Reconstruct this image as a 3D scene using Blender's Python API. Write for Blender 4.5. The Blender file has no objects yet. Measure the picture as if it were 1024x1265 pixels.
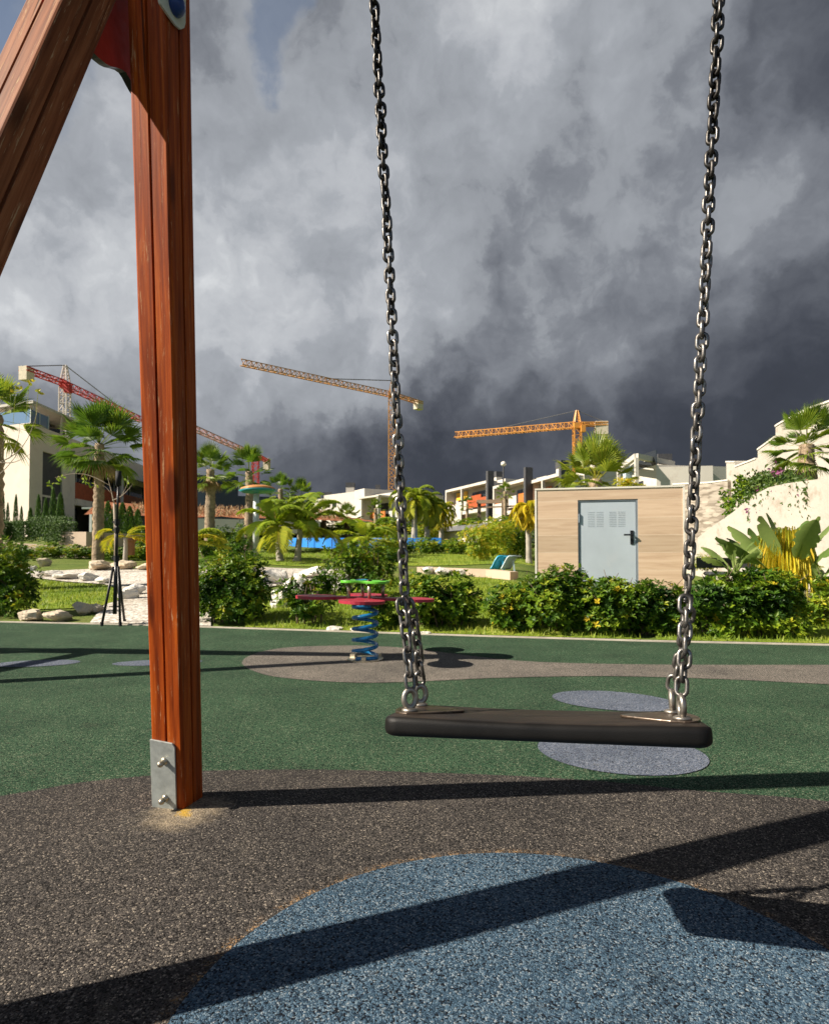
import bpy, math, random
from mathutils import Vector, Matrix, noise
from mathutils.geometry import delaunay_2d_cdt
R = math.radians
random.seed(7)
S = bpy.context.scene
COL = S.collection
V = Vector

# ------------------------------------------------------------------ camera
F, CX, HOR, PITCH, CAMZ = 750.0, 512.0, 692.0, R(1.5), 0.70
PCY = HOR - F*math.tan(PITCH)                      # principal row
cam_d = bpy.data.cameras.new('camera'); cam = bpy.data.objects.new('camera', cam_d); COL.objects.link(cam)
cam.location = (0, 0, CAMZ); cam.rotation_euler = (R(90)+PITCH, 0, 0)
cam_d.sensor_fit = 'HORIZONTAL'; cam_d.sensor_width = 36; cam_d.lens = 36*F/1024
cam_d.shift_y = (PCY-632.5)/1024; cam_d.clip_start = .02; cam_d.clip_end = 3000
cam_d.dof.use_dof = True; cam_d.dof.focus_distance = 1.15; cam_d.dof.aperture_fstop = 26.37e-3/0.0016
S.camera = cam
SP, CP = math.sin(PITCH), math.cos(PITCH)
def ray(px, py):
    u, v = (px-CX)/F, (PCY-py)/F
    y, z = CP - v*SP, SP + v*CP
    return V((u/y, 1, z/y))
def P(px, py, d): return V((0, 0, CAMZ)) + ray(px, py)*d
def G(px, py, z=0.0):
    r = ray(px, py); return V((0, 0, CAMZ)) + r*((z-CAMZ)/r.z)

# ------------------------------------------------------------------ node helper
class NT:
    def __init__(s, tree): s.t = tree; tree.nodes.clear()
    def n(s, typ, ins=None, **kw):
        nd = s.t.nodes.new(typ)
        for k, v in kw.items(): setattr(nd, k, v)
        for k, v in (ins or {}).items():
            sock = nd.inputs[k]
            if isinstance(v, bpy.types.NodeSocket): s.t.links.new(v, sock)
            else:
                if getattr(sock, 'type', '') == 'RGBA' and len(v) == 3: v = (*v, 1)
                sock.default_value = v
        return nd
    def math(s, op, a, b=0.0, c=0.0, clamp=False):
        nd = s.n('ShaderNodeMath', {0: a, 1: b, 2: c}, operation=op); nd.use_clamp = clamp; return nd.outputs[0]
    def vm(s, op, a, b=(0, 0, 0), sc=None):
        nd = s.n('ShaderNodeVectorMath', {0: a, 1: b}, operation=op)
        if sc is not None:
            if isinstance(sc, bpy.types.NodeSocket): s.t.links.new(sc, nd.inputs['Scale'])
            else: nd.inputs['Scale'].default_value = sc
        return nd.outputs['Value'] if op in ('DISTANCE', 'LENGTH', 'DOT_PRODUCT') else nd.outputs[0]
    def ramp(s, fac, stops, interp='LINEAR'):
        nd = s.n('ShaderNodeValToRGB', {0: fac}); cr = nd.color_ramp; cr.interpolation = interp
        while len(cr.elements) < len(stops): cr.elements.new(.5)
        for e, (p, c) in zip(cr.elements, stops): e.position = p; e.color = (*c, 1) if len(c) == 3 else c
        return nd.outputs[0]
    def noise(s, vec, scale, detail=4, rough=.55, dist=0.0):
        return s.n('ShaderNodeTexNoise', {'Vector': vec, 'Scale': scale, 'Detail': detail, 'Roughness': rough, 'Distortion': dist})
    def mix(s, fac, a, b, blend='MIX'):
        nd = s.n('ShaderNodeMix', data_type='RGBA', blend_type=blend)
        for i, v in ((0, fac), (6, a), (7, b)):
            if isinstance(v, bpy.types.NodeSocket): s.t.links.new(v, nd.inputs[i])
            else: nd.inputs[i].default_value = v if i == 0 else ((*v, 1) if len(v) == 3 else v)
        return nd.outputs[2]
    def mapr(s, v, a, b, c=0.0, d=1.0, smooth=True):
        return s.n('ShaderNodeMapRange', {0: v, 1: a, 2: b, 3: c, 4: d}, interpolation_type='SMOOTHSTEP' if smooth else 'LINEAR').outputs[0]

def newmat(name):
    m = bpy.data.materials.new(name); m.use_nodes = True; return m, NT(m.node_tree)
def finish(nt, color, rough=.6, metal=0.0, spec=.5, bump=None, bstr=.3, bdist=.01, extra=None, trans=None):
    ins = {'Base Color': color, 'Roughness': rough, 'Metallic': metal, 'Specular IOR Level': spec}
    b = nt.n('ShaderNodeBsdfPrincipled', ins)
    if bump is not None:
        bn = nt.n('ShaderNodeBump', {'Height': bump, 'Strength': bstr, 'Distance': bdist})
        nt.t.links.new(bn.outputs[0], b.inputs['Normal'])
    out = b.outputs[0]
    if trans:
        tb = nt.n('ShaderNodeBsdfTranslucent', {'Color': color})
        out = nt.n('ShaderNodeMixShader', {0: trans, 1: out, 2: tb.outputs[0]}).outputs[0]
    o = nt.n('ShaderNodeOutputMaterial'); nt.t.links.new(out, o.inputs[0])

def m_plain(name, c, rough=.6, metal=0.0, var=.25, scale=3.0, spec=.5, bstr=.15, bscale=40, bdist=.004, dirt=None):
    m, t = newmat(name); co = t.n('ShaderNodeTexCoord').outputs['Object']
    a = t.noise(co, scale, 6, .6).outputs[0]
    col = t.ramp(a, [(.3, tuple(x*(1-var) for x in c)), (.7, tuple(min(1, x*(1+var*.5)) for x in c))])
    if dirt:
        d = t.mapr(t.noise(co, dirt[1], 8, .7).outputs[0], .52, .68); col = t.mix(t.math('MULTIPLY', d, dirt[2]), col, dirt[0])
    b = t.noise(co, bscale, 4).outputs[0]
    r = t.mapr(b, .3, .7, max(0, rough-.1), min(1, rough+.1))
    finish(t, col, r, metal, spec, b, bstr, bdist); return m

def m_rubber(name, cols, spot=None, ring=None, scale=310):
    """bonded rubber granules: per-cell colour, rough bump"""
    m, t = newmat(name); co = t.n('ShaderNodeTexCoord').outputs['Object']
    warp = t.noise(co, 160, 2).outputs[1]
    p = t.vm('ADD', co, t.vm('SCALE', warp, sc=.007))
    p = t.vm('MULTIPLY', p, (1, 1, 1))
    vo = t.n('ShaderNodeTexVoronoi', {'Vector': p, 'Scale': scale, 'Randomness': 1.0})
    sep = t.n('ShaderNodeSeparateColor', {0: vo.outputs['Color']})
    n = len(cols); stops = []
    for i, (w, c) in enumerate(cols): stops.append((w, c))
    col = t.ramp(sep.outputs[0], stops, 'CONSTANT')
    big = t.noise(co, 2.2, 7, .62).outputs[0]
    col = t.mix(1.0, col, t.ramp(big, [(.28, (.56, .57, .58)), (.72, (1.0, .98, .95))]), 'MULTIPLY')
    blot = t.mapr(t.noise(co, 3.3, 10, .72, .6).outputs[0], .57, .72)
    col = t.mix(t.math('MULTIPLY', blot, .45), col, (.012, .012, .012))
    wear = t.mapr(t.noise(co, 9, 9, .75).outputs[0], .56, .75)
    col = t.mix(t.math('MULTIPLY', wear, .22), col, (.30, .26, .20))
    # gaps between granules
    gap = t.mapr(vo.outputs['Distance'], .55/1.0, .95, 1.0, .25)
    col = t.mix(1.0, col, t.n('ShaderNodeCombineColor', {0: gap, 1: gap, 2: gap}).outputs[0], 'MULTIPLY')
    if spot:
        (sx, sy), r0, r1, sc = spot
        w = t.vm('ADD', co, t.vm('SCALE', t.vm('SUBTRACT', t.noise(co, 14, 6, .7).outputs[1], (.5, .5, .5)), sc=.20))
        dd = t.vm('DISTANCE', w, (sx, sy, 0))
        k = t.math('MULTIPLY', t.mapr(dd, r1, r0), t.mapr(sep.outputs[1], .1, .9, .35, 1.0))
        col = t.mix(k, col, sc)
        col = t.mix(t.math('MULTIPLY', t.mapr(dd, r0*1.25, r0*.4), .8), col, (.55, .33, .03))
    if ring:
        (sx, sy), rad, wd, sc = ring
        dd = t.math('ABSOLUTE', t.math('SUBTRACT', t.vm('DISTANCE', co, (sx, sy, 0)), rad))
        k = t.math('MULTIPLY', t.mapr(dd, wd, 0.0), t.mapr(t.noise(co, 26, 8, .8).outputs[0], .45, .62))
        k = t.math('MULTIPLY', k, t.mapr(sep.outputs[2], .45, .8, 0, .8))
        col = t.mix(k, col, sc)
    h = t.math('ADD', t.math('MULTIPLY', vo.outputs['Distance'], -1.0), t.math('MULTIPLY', sep.outputs[1], .6))
    finish(t, col, .9, 0, .10, h, .8, .0022); return m

def m_wood(name, base, dark, light, worn, wornamt, rough=.38, spec=.5):
    m, t = newmat(name); co = t.n('ShaderNodeTexCoord').outputs['Object']
    st = t.vm('MULTIPLY', co, (60, 60, 2.2))
    g = t.noise(st, 1.0, 8, .65, .8).outputs[0]
    st2 = t.vm('MULTIPLY', co, (14, 14, 1.1))
    g2 = t.noise(st2, 1.0, 5, .6, 1.4).outputs[0]
    col = t.ramp(g, [(.30, dark), (.52, base), (.75, light)])
    col = t.mix(t.mapr(g2, .42, .7, 0, .75), col, dark)
    # worn scratches: pale bare timber
    sc = t.noise(t.vm('MULTIPLY', co, (150, 150, 9)), 1.0, 6, .75, .4).outputs[0]
    pa = t.noise(t.vm('MULTIPLY', co, (22, 22, 5)), 1.0, 6, .7).outputs[0]
    k = t.math('MULTIPLY', t.mapr(sc, .57, .66), t.mapr(pa, .62-wornamt*.3, .74-wornamt*.3))
    dust = t.mapr(t.noise(t.vm('MULTIPLY', co, (90, 90, 40)), 1.0, 9, .8).outputs[0], .66, .74)
    k = t.math('MAXIMUM', k, t.math('MULTIPLY', dust, .5))
    col = t.mix(k, col, worn)
    crack = t.mapr(t.noise(t.vm('MULTIPLY', co, (55, 55, 1.2)), 1.0, 3, .5, .6).outputs[0], .30, .27)
    col = t.mix(t.math('MULTIPLY', crack, .8), col, tuple(x*.2 for x in dark))
    kv = t.n('ShaderNodeTexVoronoi', {'Vector': t.vm('MULTIPLY', co, (9, 9, 2.4)), 'Scale': 1.0}); kn = t.mapr(kv.outputs['Distance'], .20, .10)
    col = t.mix(t.math('MULTIPLY', kn, .75), col, tuple(x*.45 for x in dark))
    h = t.math('SUBTRACT', g, t.math('MULTIPLY', crack, 1.5))
    finish(t, col, t.math('ADD', t.math('MULTIPLY', k, .35), rough), 0, spec, h, .35, .0015); return m

def m_leaf(name, stops, rough=.42, trans=.22, spec=.5):
    m, t = newmat(name)
    a = t.n('ShaderNodeAttribute', attribute_name='tint').outputs['Fac']
    co = t.n('ShaderNodeTexCoord').outputs['Object']
    nz = t.noise(co, 22, 3).outputs[0]
    a2 = t.math('ADD', a, t.math('MULTIPLY', t.math('SUBTRACT', nz, .5), .25))
    col = t.ramp(a2, stops)
    finish(t, col, rough, 0, spec, trans=trans); return m

def m_glass(name, tint=(.05, .09, .14), rough=.06):
    m, t = newmat(name); co = t.n('ShaderNodeTexCoord').outputs['Object']
    n = t.noise(co, .6, 2).outputs[0]
    finish(t, tint, rough, 0, .9, n, .05, .05); return m

M = {}
M['green'] = m_rubber('rubber green', [(0, (.010, .025, .014)), (.20, (.030, .075, .040)), (.45, (.068, .140, .082)), (.70, (.034, .095, .050)), (.82, (.125, .205, .125)), (.93, (.28, .31, .21))])
M['bluegrey'] = m_rubber('rubber bluegrey', [(0, (.05, .06, .08)), (.15, (.165, .20, .27)), (.4, (.235, .27, .35)), (.62, (.12, .15, .22)), (.8, (.35, .38, .44)), (.92, (.06, .07, .10))])
M['galv'] = m_plain('galvanised steel', (.42, .45, .43), .45, .35, .22, 30, bscale=120, bstr=.1, bdist=.001)
M['white_metal'] = m_plain('white enamel', (.60, .63, .60), .45, .0, .12, 12)
M['bolt'] = m_plain('bolt steel', (.50, .44, .34), .35, .85, .3, 60)
M['wood'] = m_wood('stained timber', (.36, .064, .008), (.13, .019, .004), (.60, .145, .015), (.52, .28, .14), .58, .48, .14)
M['wood2'] = m_wood('weathered stained timber', (.27, .095, .042), (.10, .032, .015), (.40, .17, .08), (.50, .35, .21), .85, .62, .15)
M['blue_cap'] = m_plain('blue plastic', (.006, .045, .24), .4, 0, .2, 20)
M['red_board'] = m_plain('red board', (.46, .028, .010), .5, 0, .25, 12)
def m_seat():
    m, t = newmat('black rubber seat'); co = t.n('ShaderNodeTexCoord').outputs['Object']
    a = t.noise(co, 11, 7, .65).outputs[0]; b = t.noise(co, 480, 3).outputs[0]; sc = t.noise(t.vm('MULTIPLY', co, (9, 60, 60)), 1.0, 7, .7).outputs[0]
    nz = t.n('ShaderNodeSeparateXYZ', {0: t.n('ShaderNodeTexCoord').outputs['Normal']}).outputs[2]
    topk = t.math('MULTIPLY', t.mapr(nz, .86, .995), t.mapr(a, .3, .65, .25, 1.0))
    col = t.mix(topk, (.0065, .006, .0058), t.ramp(sc, [(.3, (.014, .011, .009)), (.7, (.046, .034, .025))]))
    finish(t, col, t.mapr(a, .3, .7, .42, .58), 0, .24, b, .5, .0007); return m
M['seat'] = m_seat()
M['bracket'] = m_plain('worn seat bracket', (.075, .052, .036), .36, .5, .4, 40)
M['eye'] = m_plain('eye steel', (.36, .33, .29), .38, .85, .45, 70)
def m_chain():
    m, t = newmat('chain steel'); co = t.n('ShaderNodeTexCoord').outputs['Object']
    a = t.noise(co, 55, 6, .7).outputs[0]; b = t.noise(co, 400, 3).outputs[0]
    col = t.ramp(a, [(.3, (.045, .037, .031)), (.5, (.165, .155, .145)), (.7, (.34, .33, .315))])
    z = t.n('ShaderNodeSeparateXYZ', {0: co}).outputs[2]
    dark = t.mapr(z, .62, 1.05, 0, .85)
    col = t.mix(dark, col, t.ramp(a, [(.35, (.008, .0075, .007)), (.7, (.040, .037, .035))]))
    finish(t, col, t.mapr(a, .3, .7, .5, .3), .85, .5, b, .25, .0006); return m
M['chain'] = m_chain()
M['rider_red'] = m_plain('crimson board', (.36, .018, .042), .45, 0, .2, 9)
M['rider_dark'] = m_plain('board core', (.055, .012, .018), .5)
M['rider_green'] = m_plain('lime board', (.12, .52, .030), .4, 0, .12, 9)
M['spring'] = m_plain('blue enamel spring', (.014, .17, .40), .28, 0, .25, 20)
M['black'] = m_plain('black metal', (.012, .013, .015), .4, .2)
M['black_plastic'] = m_plain('black foam', (.01, .01, .011), .8)
def m_tile():
    m, t = newmat('wood look tile'); co = t.n('ShaderNodeTexCoord').outputs['Object']
    g = t.noise(t.vm('MULTIPLY', co, (1.6, 3, 22)), 1.0, 7, .62, .6).outputs[0]
    z = t.n('ShaderNodeSeparateXYZ', {0: co}).outputs[2]
    row = t.math('FLOOR', t.math('DIVIDE', z, .235))
    rn = t.n('ShaderNodeTexWhiteNoise', {'W': row}, noise_dimensions='1D').outputs[0]
    col = t.ramp(g, [(.25, (.45, .315, .215)), (.5, (.56, .415, .295)), (.78, (.64, .495, .365))])
    k = t.n('ShaderNodeCombineColor', {0: t.mapr(rn, 0, 1, .88, 1.08), 1: t.mapr(rn, 0, 1, .88, 1.06), 2: t.mapr(rn, 0, 1, .86, 1.04)}).outputs[0]
    col = t.mix(1, col, k, 'MULTIPLY')
    fr = t.math('FRACT', t.math('DIVIDE', z, .235))
    j = t.math('LESS_THAN', fr, .028)
    col = t.mix(t.math('MULTIPLY', j, .6), col, (.72, .60, .46))
    finish(t, col, .42, 0, .5, g, .15, .003); return m
M['tile'] = m_tile()
M['trim'] = m_plain('pale trim', (.72, .68, .60), .5, 0, .08)
M['door'] = m_plain('galvanised door', (.43, .49, .545), .4, .05, .12, 1.6, bscale=30, bstr=.06, dirt=((.46, .49, .52), 4, .4))
M['door_frame'] = m_plain('door frame', (.20, .24, .28), .5, .1)
M['white'] = m_plain('white render', (.56, .525, .47), .9, 0, .10, .5, .2, bscale=6, dirt=((.42, .36, .30), 1.1, .4))
M['offwhite'] = m_plain('off white wall', (.46, .425, .375), .9, 0, .14, .7, .2, bscale=5, bstr=.7, bdist=.03, dirt=((.27, .215, .165), 1.7, .6))
M['cream'] = m_plain('cream render', (.74, .65, .56), .9, 0, .08, .5, bscale=6, dirt=((.48, .40, .33), .9, .3))
M['beige'] = m_plain('beige garden wall', (.55, .43, .32), .85, 0, .15, .9, bscale=8, dirt=((.36, .27, .19), 1.3, .4))
M['shadegrey'] = m_plain('grey cladding', (.06, .06, .065), .6)
M['orange'] = m_plain('orange panel', (.56, .17, .035), .5)
M['redpanel'] = m_plain('rust red panel', (.40, .085, .025), .5)
M['yellowpanel'] = m_plain('yellow panel', (.85, .47, .05), .5)
M['glass'] = m_glass('window glass', (.025, .03, .036))
M['glass_blue'] = m_glass('blue glass', (.13, .22, .36), .15)
M['dark_int'] = m_plain('dark interior', (.02, .019, .018), .8)
M['roof'] = m_plain('grey roof', (.15, .15, .16), .7)
M['crane_y'] = m_plain('ochre crane paint', (.62, .27, .045), .5, 0, .25, .5)
M['crane_o'] = m_plain('pale ochre crane paint', (.62, .30, .085), .5, 0, .25, .5)
M['crane_r'] = m_plain('red crane paint', (.52, .035, .028), .5, 0, .2, .5)
M['crane_w'] = m_plain('white crane paint', (.62, .56, .52), .5, 0, .2, .5)
M['crane_p'] = m_plain('faded red and white crane paint', (.56, .30, .27), .5, 0, .35, .8)
M['concrete'] = m_plain('concrete block', (.62, .55, .42), .8)
M['cable'] = m_plain('crane cable', (.12, .12, .13), .5)
def m_pool():
    m, t = newmat('pool blue'); co = t.n('ShaderNodeTexCoord').outputs['Object']
    a = t.noise(co, .55, 4, .6, .8).outputs[0]
    finish(t, t.ramp(a, [(.3, (.012, .075, .30)), (.42, (.02, .17, .60)), (.6, (.03, .24, .74)), (.75, (.09, .36, .80))]), .3); return m
M['pool'] = m_pool()
M['cyan'] = m_plain('turquoise plastic', (.02, .42, .68), .35, 0, .1)
M['pale_plastic'] = m_plain('pale plastic', (.50, .62, .66), .35, 0, .1)
M['teal'] = m_plain('teal lamp', (.02, .27, .32), .4)
M['copper'] = m_plain('copper lamp', (.55, .24, .07), .5)
M['bench'] = m_plain('dark bench', (.045, .048, .055), .5)
M['terracotta'] = m_plain('terracotta', (.45, .17, .07), .7)
M['rock'] = m_plain('limestone boulder', (.58, .49, .37), .9, 0, .30, 3.5, bscale=12, bstr=.8, bdist=.03, dirt=((.36, .22, .10), 2.6, .7))
M['rock_white'] = m_plain('white limestone', (.74, .70, .63), .9, 0, .2, 3.5, bscale=10, bstr=.8, bdist=.03, dirt=((.44, .34, .24), 3.0, .5))
def m_gravel():
    m, t = newmat('white gravel'); co = t.n('ShaderNodeTexCoord').outputs['Object']
    vo = t.n('ShaderNodeTexVoronoi', {'Vector': co, 'Scale': 26.0})
    c = t.n('ShaderNodeSeparateColor', {0: vo.outputs['Color']}).outputs[0]
    col = t.ramp(c, [(0, (.42, .38, .33)), (.4, (.62, .58, .52)), (1, (.80, .78, .73))])
    col = t.mix(1, col, t.ramp(t.noise(co, 1.2, 6, .65).outputs[0], [(.3, (.72, .68, .62)), (.65, (1.05, 1.05, 1.05))]), 'MULTIPLY')
    col = t.mix(t.mapr(vo.outputs['Distance'], .45, .8, 0, .7), col, (.16, .13, .10))
    finish(t, col, .9, 0, .3, vo.outputs['Distance'], -1.0, .02); return m
M['gravel'] = m_gravel()
def m_soil():
    m, t = newmat('garden ground'); co = t.n('ShaderNodeTexCoord').outputs['Object']
    a = t.noise(co, .9, 8, .65).outputs[0]; b = t.noise(co, 30, 5, .7).outputs[0]
    col = t.ramp(a, [(.3, (.06, .10, .016)), (.48, (.12, .17, .028)), (.62, (.16, .18, .045)), (.78, (.20, .15, .075))])
    col = t.mix(1, col, t.ramp(b, [(.3, (.6, .6, .6)), (.7, (1.3, 1.3, 1.3))]), 'MULTIPLY')
    finish(t, col, .95, 0, .2, b, .6, .05); return m
M['soil'] = m_soil()
def m_lawn():
    m, t = newmat('lawn'); co = t.n('ShaderNodeTexCoord').outputs['Object']
    a = t.noise(co, 2.2, 8, .65).outputs[0]; b = t.noise(co, 60, 5, .7).outputs[0]
    col = t.ramp(a, [(.3, (.13, .21, .018)), (.5, (.22, .30, .028)), (.7, (.34, .36, .055))])
    col = t.mix(1, col, t.ramp(b, [(.3, (.55, .55, .55)), (.7, (1.3, 1.3, 1.3))]), 'MULTIPLY')
    finish(t, col, .95, 0, .2, b, .7, .03); return m
M['lawn'] = m_lawn()
M['mulch'] = m_plain('rust bark mulch', (.34, .11, .035), .95, 0, .6, 6, bscale=25, bstr=1, bdist=.05)
def m_stone():
    m, t = newmat('stacked stone'); co = t.n('ShaderNodeTexCoord').outputs['Object']
    br = t.n('ShaderNodeTexVoronoi', {'Vector': t.vm('MULTIPLY', co, (4, 4, 13)), 'Scale': 1.0})
    c = t.n('ShaderNodeSeparateColor', {0: br.outputs['Color']}).outputs[0]
    col = t.ramp(c, [(0, (.24, .20, .16)), (.5, (.36, .31, .255)), (1, (.46, .41, .34))])
    col = t.mix(t.mapr(br.outputs['Distance'], .5, .85, 0, .8), col, (.16, .13, .10))
    finish(t, col, .9, 0, .3, br.outputs['Distance'], -.8, .04); return m
M['stone'] = m_stone()
M['kerb'] = m_plain('kerb', (.52, .47, .38), .9, 0, .25, 8)
M['bark'] = m_plain('bark', (.15, .105, .068), .9, 0, .35, 9, bscale=30, bstr=.8, bdist=.02)
M['palm_bark'] = m_plain('palm bark', (.34, .25, .165), .9, 0, .5, 7, bscale=18, bstr=1, bdist=.03, dirt=((.11, .065, .035), 9, .8))
M['palm_grey'] = m_plain('smooth grey palm bark', (.36, .32, .27), .85, 0, .3, 6, bscale=10, bstr=.5, bdist=.02)
M['twig'] = m_plain('pale twig', (.36, .29, .22), .8)
M['hedge'] = m_leaf('hedge leaf', [(0, (.016, .050, .005)), (.24, (.065, .15, .011)), (.46, (.19, .29, .018)), (.72, (.38, .41, .026)), (.95, (.66, .48, .035))], .42, .34, .3)
M['palm_leaf'] = m_leaf('fan palm leaf', [(0, (.035, .095, .009)), (.32, (.11, .20, .016)), (.58, (.27, .34, .028)), (.85, (.48, .45, .05)), (1, (.52, .38, .10))], .45, .45)
M['lime_leaf'] = m_leaf('lime palm leaf', [(0, (.08, .17, .012)), (.4, (.25, .36, .022)), (.7, (.48, .49, .03)), (1, (.68, .50, .035))], .5, .45)
M['gold_leaf'] = m_leaf('golden palm leaf', [(0, (.27, .37, .025)), (.35, (.55, .52, .03)), (.65, (.80, .60, .03)), (1, (.85, .52, .04))], .6, .48)
M['cypress'] = m_leaf('cypress leaf', [(0, (.02, .06, .008)), (.5, (.065, .14, .014)), (1, (.16, .24, .028))], .6, .25)
M['banana'] = m_leaf('paddle leaf', [(0, (.09, .18, .04)), (.5, (.27, .36, .105)), (1, (.50, .53, .22))], .38, .45)
M['grass'] = m_leaf('grass blade', [(0, (.09, .17, .012)), (.5, (.24, .33, .024)), (1, (.46, .45, .07))], .6, .4)
M['bougain'] = m_leaf('bougainvillea', [(0, (.025, .07, .010)), (.5, (.09, .15, .02)), (.8, (.16, .19, .04)), (.86, (.20, .05, .13)), (1, (.30, .07, .20))], .5, .25)
M['dry'] = m_leaf('dry frond', [(0, (.22, .13, .06)), (1, (.50, .36, .18))], .7, .2)

# ------------------------------------------------------------------ mesh helper
def worldloc(o):
    p = V((0, 0, 0))
    while o is not None: p += o.location; o = o.parent
    return p
class MB:
    def __init__(s): s.v = []; s.f = []; s.mi = []; s.tint = []; s.cur = 0; s.t = .5
    def add(s, vs, fs):
        b = len(s.v); s.v += [tuple(p) for p in vs]; s.tint += [s.t]*len(vs)
        for f in fs: s.f.append(tuple(b+i for i in f)); s.mi.append(s.cur)
    def box(s, c, size, mat=None, bev=0.0):
        hx, hy, hz = (x/2 for x in size); c = V(c)
        if bev <= 0:
            vs = [V((x, y, z)) for x in (-hx, hx) for y in (-hy, hy) for z in (-hz, hz)]
            fs = [(0, 1, 3, 2), (4, 6, 7, 5), (0, 4, 5, 1), (2, 3, 7, 6), (0, 2, 6, 4), (1, 5, 7, 3)]
        else:
            vs = []; r = bev
            pts = [(-hx+r, -hy), (hx-r, -hy), (hx, -hy+r), (hx, hy-r), (hx-r, hy), (-hx+r, hy), (-hx, hy-r), (-hx, -hy+r)]
            ins = [(x*(1-r/hx) if hx else 0, y*(1-r/hy)) for x, y in pts]
            for z, pp in ((-hz, ins), (-hz+r, pts), (hz-r, pts), (hz, ins)): vs += [V((x, y, z)) for x, y in pp]
            fs = [tuple(range(7, -1, -1)), tuple(range(24, 32))]
            for k in range(3):
                for i in range(8): fs.append((k*8+i, k*8+(i+1) % 8, k*8+8+(i+1) % 8, k*8+8+i))
        if mat is not None: vs = [mat @ p for p in vs]
        s.add([p + c for p in vs], fs)
    def bar(s, a, b, w, h=None, up=(0, 0, 1)):
        a, b = V(a), V(b); h = h or w; d = (b-a).normalized(); u = V(up)
        if abs(d.dot(u)) > .98: u = V((0, 1, 0))
        x = d.cross(u).normalized(); y = x.cross(d)
        vs = [p + x*sx*w/2 + y*sy*h/2 for p in (a, b) for sx, sy in ((-1, -1), (1, -1), (1, 1), (-1, 1))]
        s.add(vs, [(3, 2, 1, 0), (4, 5, 6, 7)] + [(i, (i+1) % 4, 4+(i+1) % 4, 4+i) for i in range(4)])
    def tube(s, pts, rad, n=8, cap=True):
        pts = [V(p) for p in pts]; rs = rad if isinstance(rad, (list, tuple)) else [rad]*len(pts)
        vs = []; prev = None
        for i, p in enumerate(pts):
            d = (pts[min(i+1, len(pts)-1)] - pts[max(i-1, 0)])
            d = d.normalized() if d.length > 1e-9 else V((0, 0, 1))
            if prev is None:
                a = V((1, 0, 0)) if abs(d.x) < .8 else V((0, 1, 0)); x = (a - d*a.dot(d)).normalized()
            else:
                x = prev - d*prev.dot(d); x = x.normalized() if x.length > 1e-6 else prev
            prev = x; y = d.cross(x)
            vs += [p + (x*math.cos(2*math.pi*k/n) + y*math.sin(2*math.pi*k/n))*rs[i] for k in range(n)]
        fs = [(i*n+k, i*n+(k+1) % n, (i+1)*n+(k+1) % n, (i+1)*n+k) for i in range(len(pts)-1) for k in range(n)]
        if cap: fs += [tuple(range(n-1, -1, -1)), tuple((len(pts)-1)*n+k for k in range(n))]
        s.add(vs, fs)
    def ring(s, path, r, n=8):                      # closed tube
        m = len(path); vs = []; path = [V(p) for p in path]
        c = sum(path, V((0, 0, 0)))/m; nz = (path[0]-c).cross(path[m//4]-c).normalized()
        for i, p in enumerate(path):
            d = (path[(i+1) % m]-path[i-1]).normalized(); x = d.cross(nz).normalized()
            vs += [p + (x*math.cos(2*math.pi*k/n)+nz*math.sin(2*math.pi*k/n))*r for k in range(n)]
        s.add(vs, [(i*n+k, i*n+(k+1) % n, ((i+1) % m)*n+(k+1) % n, ((i+1) % m)*n+k) for i in range(m) for k in range(n)])
    def lathe(s, prof, c, n=24, axis=None):
        c = V(c); mt = axis if axis is not None else Matrix.Identity(3); vs = []
        for r, z in prof: vs += [c + mt @ V((r*math.cos(2*math.pi*k/n), r*math.sin(2*math.pi*k/n), z)) for k in range(n)]
        fs = [(i*n+k, i*n+(k+1) % n, (i+1)*n+(k+1) % n, (i+1)*n+k) for i in range(len(prof)-1) for k in range(n)]
        fs += [tuple(range(n-1, -1, -1)), tuple((len(prof)-1)*n+k for k in range(n))]
        s.add(vs, fs)
    def prism(s, poly, depth, mat, c):              # poly in local xy, extruded +-depth/2 along local z
        n = len(poly); c = V(c)
        vs = [c + mat @ V((x, y, z)) for z in (-depth/2, depth/2) for x, y in poly]
        s.add(vs, [tuple(range(n-1, -1, -1)), tuple(range(n, 2*n))] + [(i, (i+1) % n, n+(i+1) % n, n+i) for i in range(n)])
    def build(s, name, mat, parent=None, smooth=False, origin=None, bevel=0.0, subd=0):
        o0 = worldloc(parent) if parent is not None else V(origin or (0, 0, 0))
        me = bpy.data.meshes.new(name)
        me.from_pydata([(x-o0.x, y-o0.y, z-o0.z) for x, y, z in s.v], [], s.f)
        mats = mat if isinstance(mat, (list, tuple)) else [mat]
        for m in mats: me.materials.append(m)
        if len(mats) > 1: me.polygons.foreach_set('material_index', s.mi)
        at = me.attributes.new('tint', 'FLOAT', 'POINT'); at.data.foreach_set('value', s.tint)
        if smooth: me.polygons.foreach_set('use_smooth', [True]*len(me.polygons))
        me.update()
        o = bpy.data.objects.new(name, me); COL.objects.link(o)
        if parent is not None: o.parent = parent
        else: o.location = o0
        if bevel: b = o.modifiers.new('bevel', 'BEVEL'); b.width = bevel; b.segments = 2; b.limit_method = 'ANGLE'
        if subd: b = o.modifiers.new('subd', 'SUBSURF'); b.levels = subd; b.render_levels = subd
        if smooth == 'auto': pass
        return o
def tag(o, label=None, cat=None, group=None, kind=None):
    if label: o['label'] = label
    if cat: o['category'] = cat
    if group: o['group'] = group
    if kind: o['kind'] = kind
    return o
def thing(name, label, cat, loc, group=None):
    o = bpy.data.objects.new(name, None); COL.objects.link(o); o.location = V(loc); o.empty_display_size = .2
    return tag(o, label, cat, group)
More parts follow.
